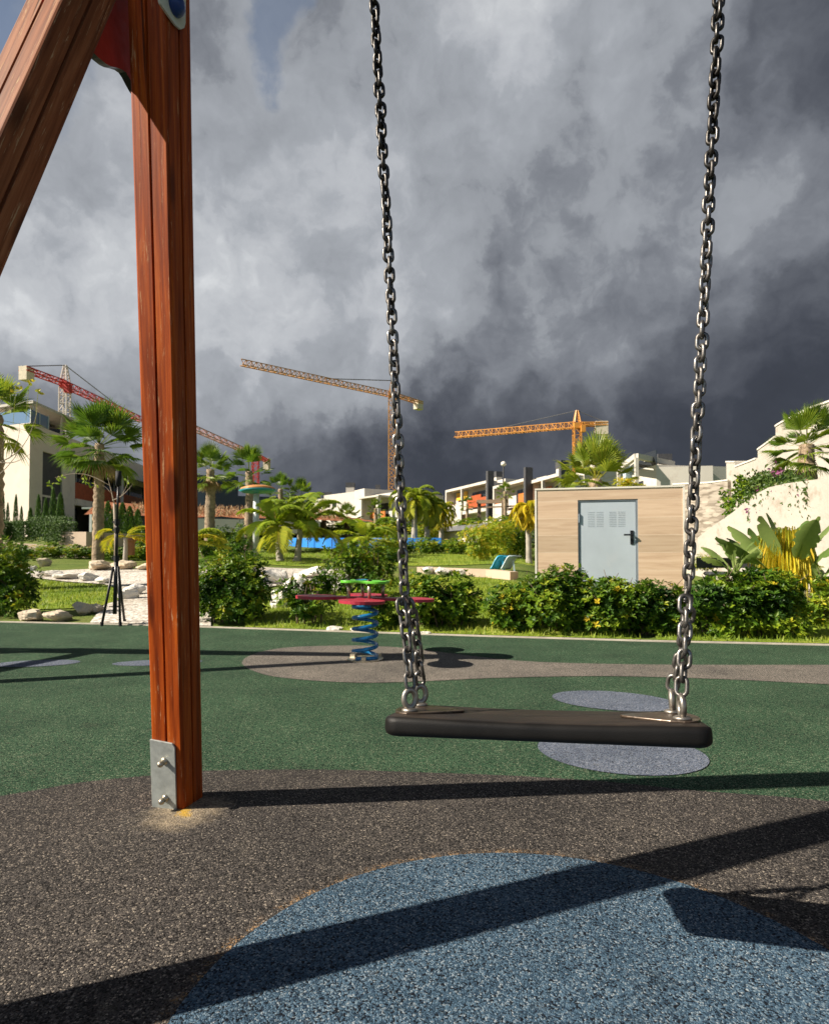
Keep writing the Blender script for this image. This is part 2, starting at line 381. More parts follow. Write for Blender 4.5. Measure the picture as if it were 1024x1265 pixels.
def copy_tree(o, parent=None):
    c = o.copy(); COL.objects.link(c)
    if parent is not None: c.parent = parent
    for ch in list(o.children): copy_tree(ch, c)
    return c
def struct(o): return tag(o, kind='structure')

# ------------------------------------------------------------------ terrain
EDGE = [G(-500, 763), G(-200, 766), G(0, 769), G(180, 773), G(330, 778), G(600, 787), G(800, 793), G(1024, 798), G(1400, 806), G(2200, 822)]
def edge_y(x):
    if x <= EDGE[0].x: return EDGE[0].y
    for a, b in zip(EDGE, EDGE[1:]):
        if x <= b.x: return a.y + (b.y-a.y)*(x-a.x)/(b.x-a.x)
    return EDGE[-1].y
PROF = [(-99, -.03), (5.45, -.03), (5.6, .0), (10.5, .42), (15.5, .70), (22, .97), (30, 1.22), (45, 2.6), (60, 3.7), (100, 7), (200, 10), (900, 14)]
def sstep(a, b, x):
    t = max(0, min(1, (x-a)/(b-a))); return t*t*(3-2*t)
def T(x, y):
    yy = y - (edge_y(x)-5.5)*(1-sstep(14, 30, y))
    z = PROF[-1][1]
    for (a, za), (b, zb) in zip(PROF, PROF[1:]):
        if yy <= b: z = za + (zb-za)*(yy-a)/(b-a); break
    if z > 0:
        q = sstep(.17, .29, x/max(y, .1))*(1-sstep(12, 24, y))
        z *= 1-.85*q
        z += (noise.noise(V((x*.35, y*.35, 3)))*.09)*min(1, z*3)
    return z
def TG(px, d):                                     # ground point under column px at distance d
    x = ray(px, HOR).x*d; return V((x, d, T(x, d)))
def axis_vals(segs):
    out = []
    for a, b, st in segs:
        n = max(1, round((b-a)/st)); out += [a+(b-a)*i/n for i in range(n)]
    out.append(segs[-1][1]); return out
gm = MB()
xs = axis_vals([(-900, -120, 60), (-120, -30, 6), (-30, -10, 1), (-10, 10, .25), (10, 30, 1), (30, 120, 6), (120, 900, 60)])
ys = axis_vals([(-60, 0, 6), (0, 4, .5), (4, 12, .2), (12, 30, .5), (30, 100, 2.5), (100, 1400, 50)])
nx = len(xs)
gm.add([V((x, y, T(x, y))) for y in ys for x in xs], [(j*nx+i, j*nx+i+1, (j+1)*nx+i+1, (j+1)*nx+i) for j in range(len(ys)-1) for i in range(nx-1)])
struct(gm.build('ground', M['soil'], smooth=True))

def inside(p, poly):
    r = False; n = len(poly)
    for i in range(n):
        a, b = poly[i], poly[i-1]
        if (a[1] > p[1]) != (b[1] > p[1]) and p[0] < (b[0]-a[0])*(p[1]-a[1])/(b[1]-a[1])+a[0]: r = not r
    return r
def drape(name, poly, mat, lift, step=.25, flat=False):
    """polygon in ground coordinates, laid on the terrain as a fine sheet"""
    pts = []
    n = len(poly)
    for i in range(n):
        a, b = V(poly[i][:2]), V(poly[(i+1) % n][:2]); k = max(1, int((b-a).length/step))
        pts += [a + (b-a)*j/k for j in range(k)]
    nb = len(pts); bp = [(p.x, p.y) for p in pts]
    if not flat:
        x0, x1 = min(p[0] for p in bp), max(p[0] for p in bp); y0, y1 = min(p[1] for p in bp), max(p[1] for p in bp)
        y = y0
        while y < y1:
            x = x0
            while x < x1:
                q = (x+random.uniform(-.2, .2)*step, y+random.uniform(-.2, .2)*step)
                if inside(q, bp): pts.append(V(q))
                x += step
            y += step
    vs, es, fs, *_ = delaunay_2d_cdt(pts, [(i, (i+1) % nb) for i in range(nb)], [], 1, 1e-5)
    mb = MB(); mb.add([V((p.x, p.y, lift + (0 if flat else T(p.x, p.y)))) for p in vs], fs)
    return struct(mb.build(name, mat, smooth=not flat))

# ------------------------------------------------------------------ rubber playground floor
rub = [(-16, -8)] + [(16, -8)] + [(p.x, p.y) for p in reversed(EDGE) if -15 < p.x < 15]
rub = [(-16, -8), (16, -8), (16, edge_y(16))] + [(p.x, p.y) for p in reversed(EDGE) if -15 < p.x < 15] + [(-16, edge_y(-16))]
mb = MB(); mb.add([V((x, y, 0)) for x, y in rub], [tuple(range(len(rub)))])
struct(mb.build('rubber_floor', M['green']))
mb = MB()
ke = [V((p.x, p.y, 0)) for p in EDGE]
for a, b in zip(ke, ke[1:]):
    n = max(1, int((b-a).length/.5))
    for i in range(n):
        p, q = a+(b-a)*i/n, a+(b-a)*(i+1)/n
        mb.bar(p+V((0, .03, -.035)), q+V((0, .03, -.035)), .038, .09)
struct(mb.build('kerb', M['kerb']))
def smooth_poly(pts, k=6):
    out = []; n = len(pts)
    for i in range(n):
        p0, p1, p2, p3 = (V(pts[(i+j-1) % n][:2]) for j in range(4))
        for s in range(k):
            t = s/k
            out.append(.5*((2*p1)+(p2-p0)*t+(2*p0-5*p1+4*p2-p3)*t*t+(3*p1-p0-3*p2+p3)*t**3))
    return out
def open_smooth(pts, k=6):
    pts = [2*V(pts[0][:2])-V(pts[1][:2])] + [V(p[:2]) for p in pts] + [2*V(pts[-1][:2])-V(pts[-2][:2])]
    out = []
    for i in range(1, len(pts)-2):
        p0, p1, p2, p3 = pts[i-1:i+3]
        for s in range(k):
            t = s/k
            out.append(.5*((2*p1)+(p2-p0)*t+(2*p0-5*p1+4*p2-p3)*t*t+(3*p1-p0-3*p2+p3)*t**3))
    return out+[pts[-2]]
A, B, C3 = G(210, 1265).xy, G(560, 1060).xy, G(1010, 1170).xy
def circ3(a, b, c):
    d = 2*(a.x*(b.y-c.y)+b.x*(c.y-a.y)+c.x*(a.y-b.y))
    ux = ((a.length_squared)*(b.y-c.y)+(b.length_squared)*(c.y-a.y)+(c.length_squared)*(a.y-b.y))/d
    uy = ((a.length_squared)*(c.x-b.x)+(b.length_squared)*(a.x-c.x)+(c.length_squared)*(b.x-a.x))/d
    return V((ux, uy)), (a-V((ux, uy))).length
BC, BR = circ3(A, B, C3)
POST = G(221, 991)
browns = [(0, (.020, .019, .019)), (.20, (.070, .064, .061)), (.5, (.112, .101, .094)), (.72, (.048, .045, .044)), (.86, (.20, .176, .155)), (.955, (.36, .315, .265))]
M['brown'] = m_rubber('rubber brown grey', browns, spot=((POST.x+.045, POST.y-.075), .035, .135, (.36, .29, .20)), ring=((BC.x, BC.y), BR, .035, (.62, .38, .18)))
M['brown2'] = m_rubber('rubber path grey', [(0, (.09, .08, .074)), (.3, (.21, .19, .17)), (.6, (.28, .255, .225)), (.85, (.38, .34, .29)), (.95, (.50, .45, .38))])
M['blue'] = m_rubber('rubber blue', [(0, (.014, .019, .028)), (.14, (.058, .108, .165)), (.42, (.10, .172, .25)), (.68, (.036, .068, .112)), (.80, (.18, .255, .325)), (.94, (.30, .36, .41))])
near = open_smooth([G(*p) for p in [(-900, 1120), (-300, 1030), (0, 985), (100, 968), (190, 959), (255, 953.5), (400, 952), (520, 955.5), (640, 960), (760, 968), (858, 978), (990, 988), (1100, 1004), (1500, 1080)]])
drape('rubber_patch', [(-9, -7.5), (9, -7.5)] + [(p.x, p.y) for p in reversed(near)], M['brown'], .003, 2, True)
drape('rubber_patch', [(BC.x+BR*math.cos(a*math.pi/60), BC.y+BR*math.sin(a*math.pi/60)) for a in range(120)], M['blue'], .006, .3, True)
top = [(1500, 822), (1024, 822), (900, 822), (760, 821), (642, 817), (560, 808), (500, 801), (440, 798), (360, 800), (318, 807)]
bot = [(299, 818), (312, 829), (350, 838), (440, 844), (530, 842), (620, 838), (754, 836), (900, 840), (1024, 846), (1500, 868)]
pp = [(q.x, q.y) for q in open_smooth([G(*p) for p in top+bot])]
drape('rubber_patch', pp, M['brown2'], .003, 2, True)
def spot(px, py, a, b, rot, mat, lift=.003):
    c = G(px, py); r = R(rot)
    drape('rubber_spot', [(c.x+a*math.cos(t*math.pi/32)*math.cos(r)-b*math.sin(t*math.pi/32)*math.sin(r), c.y+a*math.cos(t*math.pi/32)*math.sin(r)+b*math.sin(t*math.pi/32)*math.cos(r)) for t in range(64)], mat, lift, 1, True)
spot(758, 866, .30, .21, -22, M['bluegrey']); spot(766, 929, .295, .25, -14, M['bluegrey'])
spot(45, 820, .27, .14, 10, M['bluegrey']); spot(195, 819, .29, .12, 10, M['bluegrey'])

# ------------------------------------------------------------------ swing frame
TH = R(13)
BEAM = V((math.cos(TH), -math.sin(TH), 0))          # beam direction (to the right, slightly towards the viewer)
PERP = V((math.sin(TH), math.cos(TH), 0))
legs = thing('swing_gantry', 'reddish brown timber swing gantry with two grooved legs joined under a red board', 'swing gantry', POST)
def leg_poly(a):
    h = a/2; c = .006; g = .0035; gd = .010; q = []
    for k in range(4):
        side = [(-h+c, -h), (-g, -h), (-g*.6, -h+gd), (g*.6, -h+gd), (g, -h), (h-c, -h), (h-c*.3, -h+c*.3)]
        r = Matrix.Rotation(k*math.pi/2, 2)
        q += [tuple(r @ V(p)) for p in side]
    return q
def make_leg(p0, p1, a, mat, front):
    d = (p1-p0); L = d.length; z = d.normalized()
    y = -(front - z*front.dot(z)).normalized(); x = y.cross(z)
    mt = Matrix((x, y, z)).transposed()
    mb = MB(); poly = leg_poly(a); n = len(poly); k = 40
    for i in range(k+1):
        zz = L*i/k; wob = .0008*noise.noise(V((zz*3, a*50, p0.x)))
        mb.add([V((px*(1+wob*12), py*(1+wob*12), zz)) for px, py in poly], [])
    mb.f = [(i*n+j, i*n+(j+1) % n, (i+1)*n+(j+1) % n, (i+1)*n+j) for i in range(k) for j in range(n)] + [tuple(range(n-1, -1, -1)), tuple(k*n+j for j in range(n))]
    mb.mi = [0]*len(mb.f)
    o = mb.build('leg', mat); o.parent = legs
    M4 = mt.to_4x4(); o.rotation_mode = 'QUATERNION'; o.rotation_quaternion = mt.to_quaternion(); o.location = p0 - POST
    return o, mt
LW = .097
BT = P(197, 0, 1.352)                                # back leg axis at the top of the picture
bdir = (BT-POST); back_top = POST + bdir*1.12
backleg, bm = make_leg(POST - bdir.normalized()*.05, back_top, LW, M['wood'], -PERP)
FT = P(90, 0, 1.275); FB = G(-545, 1418)
fdir = FT-FB; front_top = FB + fdir*1.12
frontleg, fm = make_leg(FB - fdir.normalized()*.05, front_top, .099, M['wood2'], -PERP)
frontleg['label'] = 'weathered leg with bare greyish timber'
# beam and far pair of legs, out of the picture to the right
apex = (back_top+front_top)/2 + V((0, 0, .02))
bo, _ = make_leg(apex + BEAM*.03 - V((0, 0, .08)), apex + BEAM*2.9 - V((0, 0, .08)), .115, M['wood'], -PERP); bo.name = 'beam'; bo.data.name = 'beam'
for bs in (POST, FB):
    rel = bs - apex; t2 = apex + BEAM*2.95
    q = t2 + rel - BEAM*2*rel.dot(BEAM)*1.0
    make_leg(V((q.x, q.y, -.03)), t2 + V((0, 0, -.02)) + PERP*(.07 if bs is POST else -.07), LW, M['wood'], -PERP)
# foot plate with bolts on the front face of the back leg
fz = bdir.normalized(); fx = bm.col[0]; fy = bm.col[1]
pm = Matrix((fx, fz, -fy)).transposed()
mb = MB(); ph = .215; pw = .078
poly = [(-pw/2, -.02), (pw/2, -.02), (pw/2, ph-.012), (pw/2-.008, ph), (-pw/2, ph)]
mb.prism(poly, .005, pm, POST - fy*(LW/2+.003) - fx*.0098)
plate = mb.build('foot_plate', M['galv'], legs, bevel=.001)
for hz in (.045, .158):
    mb = MB(); c = POST - fy*(LW/2+.0055) + fz*hz - fx*.004
    ax = Matrix((fx, fz, -fy)).transposed()
    mb.lathe([(.0105, 0), (.0105, .003), (.0078, .004), (.0078, .016), (.0088, .0165), (.0082, .020), (.006, .0235), (.003, .0255), (.0005, .026)], c, 16, ax)
    mb.build('bolt', M['bolt'], plate, smooth=True)
# red gusset board between the legs
def on_left(px, py, off):
    nrm = -bm.col[0]; o = POST + nrm*(LW/2+off); r = ray(px, py); c = V((0, 0, CAMZ))
    return c + r*((o-c).dot(nrm)/r.dot(nrm))
rc = [on_left(x, y, .062) for x, y in [(60, -120), (235, -120), (200, 150), (176, 128), (164, 112), (159, 103), (155, 95), (151, 89), (146, 85.5), (140, 83.5), (133, 82), (127, 79), (117, 71), (98, 52), (60, 20)]]
n = len(rc); mb = MB(); mb.cur = 0
off = bm.col[0]*.010
n = len(rc); mb.add([p-off for p in rc]+[p+off for p in rc], [tuple(range(n-1, -1, -1)), tuple(range(n, 2*n))])
mb.cur = 1; b0 = 0; mb.f += [(i, (i+1) % n, n+(i+1) % n, n+i) for i in range(n)]; mb.mi += [1]*n
mb.build('gusset_board', [M['red_board'], M['black']], legs)
# pale bracket plate with blue cap on the right face of the back leg near the top
def on_right(px, py, lift=.004):
    nrm = bm.col[0]; o = POST + nrm*(LW/2+lift); r = ray(px, py); c = V((0, 0, CAMZ))
    return c + r*((o-c).dot(nrm)/r.dot(nrm))
wp = [on_right(x, y) for x, y in [(180, -60), (196, 4), (207, 20), (215, 31), (221, 36), (225.5, 34), (227, 28), (228, -60)]]
mb = MB(); n = len(wp); o2 = bm.col[0]*.005
mb.add(wp+[p+o2 for p in wp], [tuple(range(n)), tuple(range(2*n-1, n-1, -1))]+[(i, (i+1) % n, n+(i+1) % n, n+i) for i in range(n)])
br = mb.build('bracket_plate', M['white_metal'], legs)
mb = MB(); c = on_right(215, 6, .008); ax = Matrix((bm.col[1], bm.col[2], bm.col[0])).transposed()
mb.lathe([(.022, 0), (.0225, .006), (.020, .014), (.0145, .020), (.007, .0225), (.001, .023)], c, 20, ax)
mb.build('bolt_cap', M['blue_cap'], br, smooth=True)

# ------------------------------------------------------------------ swing
SL, SR, SW = P(471, 896, 1.00), P(885, 911, .885), .175
sx = (SR-SL); seat_len = sx.length; sx.normalize()
syd = V((0, 0, 1)).cross(sx).normalized(); szd = sx.cross(syd)
tilt = Matrix.Rotation(R(-6.5), 3, sx); syd = tilt @ syd; szd = tilt @ szd
SC = (SL+SR)/2 + syd*SW/2 - szd*.002
swing = thing('swing', 'black flat rubber swing seat hanging on two twisted steel chains', 'swing', SC)
def rounded_slab(L, W, H, r, mt, c, mb, n=5):
    prof = []
    for cx_, cz_, a0 in ((W/2-r, -H/2+r, -90), (W/2-r, H/2-r, 0), (-W/2+r, H/2-r, 90), (-W/2+r, -H/2+r, 180)):
        for i in range(n+1): a = R(a0+90*i/n); prof.append((cx_+r*math.cos(a), cz_+r*math.sin(a)))
    rc_ = .026; secs = []
    for i in range(7):
        a = math.pi/2*i/6; secs.append((L/2-rc_+rc_*math.sin(a), rc_*(1-math.cos(a))))
    secs = [(-x, s) for x, s in reversed(secs)] + [(-L/2+rc_+(L-2*rc_)*i/10, 0) for i in range(1, 10)] + secs
    m = len(prof); vs = []
    for x, s in secs:
        kz = 1 - min(.55, s/.026*.42)
        for y, z in prof:
            sg = -.0035*max(0, 1-(x/(L/2-.05))**2) if z > 0 else 0
            vs.append(V(c) + mt @ V((x, y*(1-s/(W/2)), z*kz+sg)))
    fs = [(i*m+j, (i+1)*m+j, (i+1)*m+(j+1) % m, i*m+(j+1) % m) for i in range(len(secs)-1) for j in range(m)]
    fs += [tuple(range(m)), tuple((len(secs)-1)*m+j for j in range(m-1, -1, -1))]
    mb.add(vs, fs)
smt = Matrix((sx, syd, szd)).transposed()
SH = .033
mb = MB(); rounded_slab(seat_len, SW, SH, .011, smt, SC, mb); seat = mb.build('seat', M['seat'], swing, smooth=True)
def seat_pt(x, y, z=0): return SC + smt @ V((x, y, z+SH/2))
eyes = {}
for sgn in (-1, 1):
    xe = sgn*(seat_len/2-.036)
    mb = MB(); pts = []
    for i in range(28):
        a = 2*math.pi*i/28; ca, sa = math.cos(a), math.sin(a)
        w = .060*(1 if -sgn*ca < 0 else (1-.62*(-sgn*ca)**1.2))
        pts.append((xe + (-sgn)*(.0) + ca*(.032 if -sgn*ca < 0 else .088), sa*w))
    m3 = Matrix((sx, syd, szd)).transposed()
    mb.prism(pts, .004, m3, seat_pt(0, 0, .0005))
    bk = mb.build('seat_bracket', M['bracket'], seat, bevel=.0012)
    for yy in (-.038, .042):
        mb = MB(); base = seat_pt(xe, yy, .002); hh = .0215
        cpt = base + szd*hh; rot = Matrix.Rotation(R(random.uniform(-14, 14)), 3, szd); ex = rot @ (syd if sgn > 0 else (sx*.75+syd*.65).normalized())
        path = [cpt + ex*.0108*math.cos(2*math.pi*i/24) + szd*.0145*math.sin(2*math.pi*i/24) for i in range(24)]
        mb.ring(path, .0052, 8)
        mb.lathe([(.014, 0), (.014, .004), (.010, .006)], base, 16, m3)
        mb.build('chain_eye', M['eye'], bk, smooth=True)
        eyes[(sgn, yy)] = cpt + szd*.0145
WIRE, PITCHL = .0034, .0187
def link(mb, c, axis, side, hl, hw, r=WIRE):
    axis = axis.normalized(); side = (side-axis*side.dot(axis)).normalized(); path = []; st = hl-hw
    for i in range(9): a = math.pi*i/8; path.append(c + axis*(st+hw*math.sin(a)) + side*hw*math.cos(a))
    for i in range(9): a = math.pi+math.pi*i/8; path.append(c + axis*(-st+hw*math.sin(a)) + side*hw*math.cos(a))
    mb.ring(path, r, 8)
def run_chain(mb, a, b, ph=0.0, wig=.55, sc=1.0, sag=0.0, tw=2.3):
    L = (b-a).length; n = max(1, round(L/(PITCHL*sc))); d = (b-a)/n; ax = d.normalized()
    s0 = V((1, 0, 0)) - ax*ax.x; s0.normalize(); s1 = ax.cross(s0)
    for i in range(n):
        t = (i+.5)/n; c = a + d*(i+.5) + s0*sag*math.sin(math.pi*t)
        ang = ph + i*math.pi/2 + wig*math.sin(i*tw/6.0+ph) + random.uniform(-.16, .16)
        j = V((random.uniform(-1, 1), random.uniform(-1, 1), 0))*.0006
        link(mb, c+j, ax, s0*math.cos(ang)+s1*math.sin(ang), d.length/2+WIRE*1.0, .0074*sc)
for sgn, tri_px, top_px, ph in ((-1, (500.5, 741), (460, 0), .3), (1, (849, 737), (885, 0), .9)):
    e1, e2 = eyes[(sgn, -.038)], eyes[(sgn, .042)]
    mid = (e1+e2)/2; tri = P(*tri_px, mid.y); topd = mid.y*.985
    up = P(*top_px, topd); dirv = (up-tri); topp = tri + dirv*((2.06-tri.z)/dirv.z)
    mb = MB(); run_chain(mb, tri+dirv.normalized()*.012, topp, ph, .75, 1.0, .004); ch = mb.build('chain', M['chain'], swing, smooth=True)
    mb = MB(); a3 = tri + V((0, 0, .014)); w = syd*.6+sx*.4; w.normalize()
    path = []
    cr = [a3, tri - w*.0115 - V((0, 0, .008)), tri + w*.0115 - V((0, 0, .008))]
    for k in range(3):
        p0, p1, p2 = cr[k-1], cr[k], cr[(k+1) % 3]
        for t in (.82, .9, .96): path.append(p0+(p1-p0)*t)
        path.append(p1*.86+(p0+p2)*.07)
        for t in (.04, .1, .18): path.append(p1+(p2-p1)*t)
    mb.ring(path, .0034, 8); mb.build('triangle_link', M['chain'], ch, smooth=True)
    for e, q in ((e1, cr[1]), (e2, cr[2])):
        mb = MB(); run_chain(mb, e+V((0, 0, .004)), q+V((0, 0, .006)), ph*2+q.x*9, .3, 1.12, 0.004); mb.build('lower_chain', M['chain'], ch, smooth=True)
    hb = MB(); hb.tube([topp-V((0, 0, .01)), topp+V((0, 0, .05))], .012, 10); hb.build('hanger', M['galv'], ch)

# ------------------------------------------------------------------ timber frame out of view on the left (its shadows cross the green rubber)
tf = thing('climbing_gantry', 'tall timber play gantry just left of view that throws dark bars over the green rubber', 'play equipment', (-3.85, 3.4, 0))
ap = V((-3.85, 3.38, 3.0))
for b in (V((-3.72, 4.72, 0)), V((-4.1, 2.93, 0)), V((-6.6, 5.0, 0)), V((-7.0, 3.2, 0))):
    t_ = ap if b.x > -5 else ap + V((-2.9, .35, 0))
    mb = MB(); mb.bar(b, t_, .10); mb.build('leg', M['wood'], tf)
mb = MB(); mb.bar(ap+V((.1, 0, 0)), ap+V((-3.0, .37, 0)), .10, .12); mb.build('beam', M['wood'], tf)
mb = MB(); mb.bar(V((-3.75, 4.3, .95)), V((-4.05, 3.1, .95)), .06, .09); mb.build('crossbar', M['wood'], tf)

# ------------------------------------------------------------------ spring rider
RB = G(451, 815.5); rd = RB.y/F
rider = thing('spring_rider', 'four seat spring rider with crimson petal seats, lime table and blue coil', 'spring rider', RB)
pz = .70 - (739-HOR)*rd; tz = .70 - (718.5-HOR)*rd
mb = MB(); pts = []
tr = 5.2
for i in range(int(tr*22)+1):
    t = i/(tr*22); a = 2*math.pi*tr*t - 2.2
    r = .083 if t > .06 else .088
    pts.append(RB + V((r*math.cos(a), r*math.sin(a), .022 + (pz-.05-.022)*min(1, max(0, (t-.06)/.9)))))
mb.tube(pts, .0135, 8); sp = mb.build('spring', M['spring'], rider, smooth=True)
mb = MB(); mb.lathe([(.13, .003), (.13, .012), (.05, .016)], RB, 20)
for k in range(3): a = k*2.1+.5; mb.box(RB+V((.1*math.cos(a), .1*math.sin(a), .02)), (.04, .03, .03), Matrix.Rotation(a, 3, 'Z'))
mb.build('base', M['bolt'], sp)
mb = MB(); mb.lathe([(.095, pz-.055), (.095, pz-.030), (.06, pz-.022)], V((RB.x, RB.y, 0)), 20); mb.build('top_plate', M['black'], rider)
tl = Matrix.Rotation(R(1.6), 3, 'Y')
for k in range(4):
    a = R(-97+8 + 90*k); dv = V((math.cos(a), math.sin(a), 0)); sv = V((-dv.y, dv.x, 0)); mb = MB()
    outl = [(-.02, -.055), (.10, -.050), (.20, -.065)]
    cxr, rr = .335, .150
    outl += [(cxr+rr*math.cos(R(t)), rr*math.sin(R(t))) for t in range(-145, 146, 12)]
    outl += [(.20, .065), (.10, .050), (-.02, .055)]
    c = V((RB.x, RB.y, pz))
    vs = [c + tl @ (dv*x+sv*y+V((0, 0, z))) for z in (-.011, .008+.0006*k) for x, y in outl]; n = len(outl)
    mb.cur = 0; mb.add(vs, [tuple(range(n, 2*n))]); mb.cur = 1
    mb.f += [tuple(range(n-1, -1, -1))]; mb.mi += [1]; mb.f += [(i, (i+1) % n, n+(i+1) % n, n+i) for i in range(n)]; mb.mi += [0]*n
    mb.build('seat', [M['rider_red'], M['rider_dark']], rider)
mb = MB(); c = V((RB.x+.005, RB.y-.02, tz)); outl = []
for i in range(72):
    a = 2*math.pi*i/72; r = .170+.028*math.cos(4*(a-R(40))); outl.append((r*math.cos(a), r*math.sin(a)))
mb.prism(outl, .017, tl, c); tbl = mb.build('table', M['rider_green'], rider, bevel=.003)
for ang in (-150, -75, 25, 105):
    a = R(ang); mb = MB(); r = .13; q = V((RB.x+r*math.cos(a)+.005, RB.y+r*math.sin(a)-.02, 0))
    mb.tube([q+V((0, 0, pz+.008)), q+V((0, 0, tz-.008))], .012, 10); mb.build('post', M['bolt'], tbl, smooth=True)
    mb = MB(); mb.lathe([(.020, 0), (.018, .008), (.008, .013)], q+V((0, 0, tz+.006)), 12); mb.build('cap', M['bracket'], tbl, smooth=True)
mb = MB(); mb.lathe([(.045, 0), (.045, .007), (.03, .009)], c+V((-.03, .02, .008)), 18); mb.build('game_disc', M['cyan'], tbl)

# ------------------------------------------------------------------ foliage builders
def leafquad(mb, p, d, n_, L, W, fold=.18, droop=0.0, wide=.6):
    """folded leaf, four verts + tip"""
    s = d.cross(n_)
    if s.length < 1e-4: s = d.cross(V((.3, .5, .8)))
    s.normalize(); up = s.cross(d)
    m = p + d*L*wide - up*droop*L*.3
    mb.add([p, m + s*W/2 + up*fold*W, p + d*L - up*droop*L, m - s*W/2 + up*fold*W], [(0, 1, 2), (0, 2, 3)])
def rnd_dir(r):
    z = r.uniform(-1, 1); a = r.uniform(0, 2*math.pi); q = math.sqrt(1-z*z); return V((q*math.cos(a), q*math.sin(a), z))
def shrub(c, w, d, h, n, seed, name='shrub', mat='hedge', label='', group=None, leaf=(.030, .058), yellow=.10, stems=5, sparse=.0, cat='shrub', tb=0.0, parts=True):
    r = random.Random(seed); root = thing(name, label, cat, c, group) if parts else None
    mb = MB(); c = V(c); k = 0; tries = 0
    clumps = [(r.uniform(-.36, .36)*w, r.uniform(-.32, .32)*d, r.uniform(.28, .80)*h, r.uniform(.22, .36)) for _ in range(max(6, int(n/90)))]
    clumps += [(r.uniform(-.30, .30)*w, r.uniform(-.3, .3)*d, r.uniform(.12, .3)*h, r.uniform(.20, .3)) for _ in range(3 if sparse < .3 else 0)]
    while k < n and tries < n*20:
        tries += 1
        cx_, cy_, cz_, cr_ = r.choice(clumps); v = rnd_dir(r); rad = r.uniform(.55, 1.0) if r.random() > .25 else r.uniform(.2, 1.15)
        p = V((cx_, cy_, cz_)) + V((v.x*w, v.y*d, v.z*h*.9))*cr_*rad
        if p.z < .02*h or abs(p.x) > w*.56 or abs(p.y) > d*.6 or p.z > h*1.06: continue
        if sparse and noise.noise(V((p.x*5, p.y*5, p.z*5+seed))) < sparse-.5: continue
        out = V((p.x/w, p.y/d, (p.z-.45*h)/h)); out = (out.normalized()*.6 + V((0, 0, .75)) + rnd_dir(r)*.45).normalized()
        base_t = .34 + .42*noise.noise(V((p.x*4+seed, p.y*4, p.z*4))) + r.gauss(0, .09) + tb
        if r.random() < yellow: base_t += r.uniform(.25, .5)
        nl = r.randint(5, 8); a0 = r.uniform(0, 6.28)
        x = out.orthogonal().normalized(); y = out.cross(x)
        for j in range(nl):
            a = a0 + j*2.4; el = r.uniform(.15, .95)
            dd = (x*math.cos(a)+y*math.sin(a))*math.cos(el)+out*math.sin(el)
            mb.t = max(0, min(1, base_t + r.gauss(0, .05)))
            L = r.uniform(*leaf)
            leafquad(mb, c+p, dd, out, L, L*r.uniform(.38, .5), .16, .12)
        k += 1
    f = mb.build('foliage', M[mat], root) if parts else mb
    if parts and stems:
        sm = MB()
        for i in range(stems):
            a = r.uniform(0, 6.28); b = c + V((math.cos(a)*w*.10*r.random(), math.sin(a)*d*.10*r.random(), -.03))
            b.x += (i/(max(1, stems-1))-.5)*w*.5
            pts = [b]
            for q in range(4): pts.append(pts[-1] + V((r.uniform(-.1, .1)*w*.6, r.uniform(-.08, .08)*d, h*.2)))
            sm.tube(pts, [.011, .009, .007, .005, .003], 6)
        for i in range(stems*2):
            cx_, cy_, cz_, cr_ = r.choice(clumps); q0 = c+V((cx_, cy_, cz_)); d_ = (rnd_dir(r)+V((0, 0, .9))).normalized(); sm.tube([q0, q0+d_*cr_*h*.8, q0+d_*cr_*h*1.25+V((r.gauss(0, .02), 0, 0))], [.005, .004, .002], 5)
        sm.build('stem', M['bark'], root, smooth=True)
    return root if parts else mb

HG = 'leafy shrubs along the far edge of the rubber floor'
# (px centre, px width, py top, py base, depth offset behind the kerb, rosettes, sparse, yellow, label)
hedges = [
 (8, 62, 668, 768, .5, 1500, 0, .08, 'dark glossy shrub cut by the left picture edge beside the lawn boulders'),
 (286, 94, 676, 776, .45, 2600, 0, .07, 'large dense dark green shrub just right of the timber post'),
 (385, 72, 704, 780, .45, 420, .36, .16, 'thin see-through shrub with bare stems left of the spring rider'),
 (446, 92, 664, 742, 2.1, 1000, 0, .12, 'dark round shrub rising behind the lime table of the spring rider'),
 (478, 66, 728, 784, .4, 560, .2, .10, 'low shrub directly behind the blue coil spring'),
 (547, 88, 704, 786, .45, 1500, .1, .14, 'shrub right of the left swing chain with yellowing leaves'),
 (634, 68, 712, 790, .45, 700, .2, .18, 'narrow open shrub in front of the left corner of the tiled shed'),
 (698, 96, 702, 790, .45, 1700, 0, .10, 'bushy hedge plant in front of the tiled wall left of the metal door'),
 (762, 92, 708, 792, .45, 1500, .08, .15, 'bushy hedge plant in front of the grey metal door'),
 (818, 72, 712, 792, .5, 900, .12, .22, 'small yellow flecked hedge plant below the door hinge-free right side, left of the right chain'),
 (889, 80, 704, 795, .45, 1600, 0, .10, 'hedge plant right of the right swing chain'),
 (948, 84, 706, 797, .50, 1900, 0, .10, 'broad dark hedge plant at the right end of the row below the paddle leaves'),
 (1004, 44, 710, 760, 1.6, 420, .2, .30, 'small yellow green shrub by the lawn at the right picture edge'),
]
hedges[9] = hedges[9][:8] + ('small yellow flecked hedge plant between the metal door and the right chain',)
for i, (px, pw, pt, pb, dy, n, spz, yl, lab) in enumerate(hedges):
    g = G(px, pb); x = g.x; y = edge_y(g.x) + (dy-.06 if dy < .6 else dy); x = ray(px, HOR).x*y; z = T(x, y)
    w = pw/F*y; h = (CAMZ + ray(px, pt).z*y) - z
    shrub((x, y, z-.01), w, max(.42, min(w*.8, .62)), h, n, 40+i, 'shrub', 'hedge', lab, HG, sparse=spz, yellow=yl*.5, tb=-.03, stems=4+int(pw/20), leaf=(.030, .064))

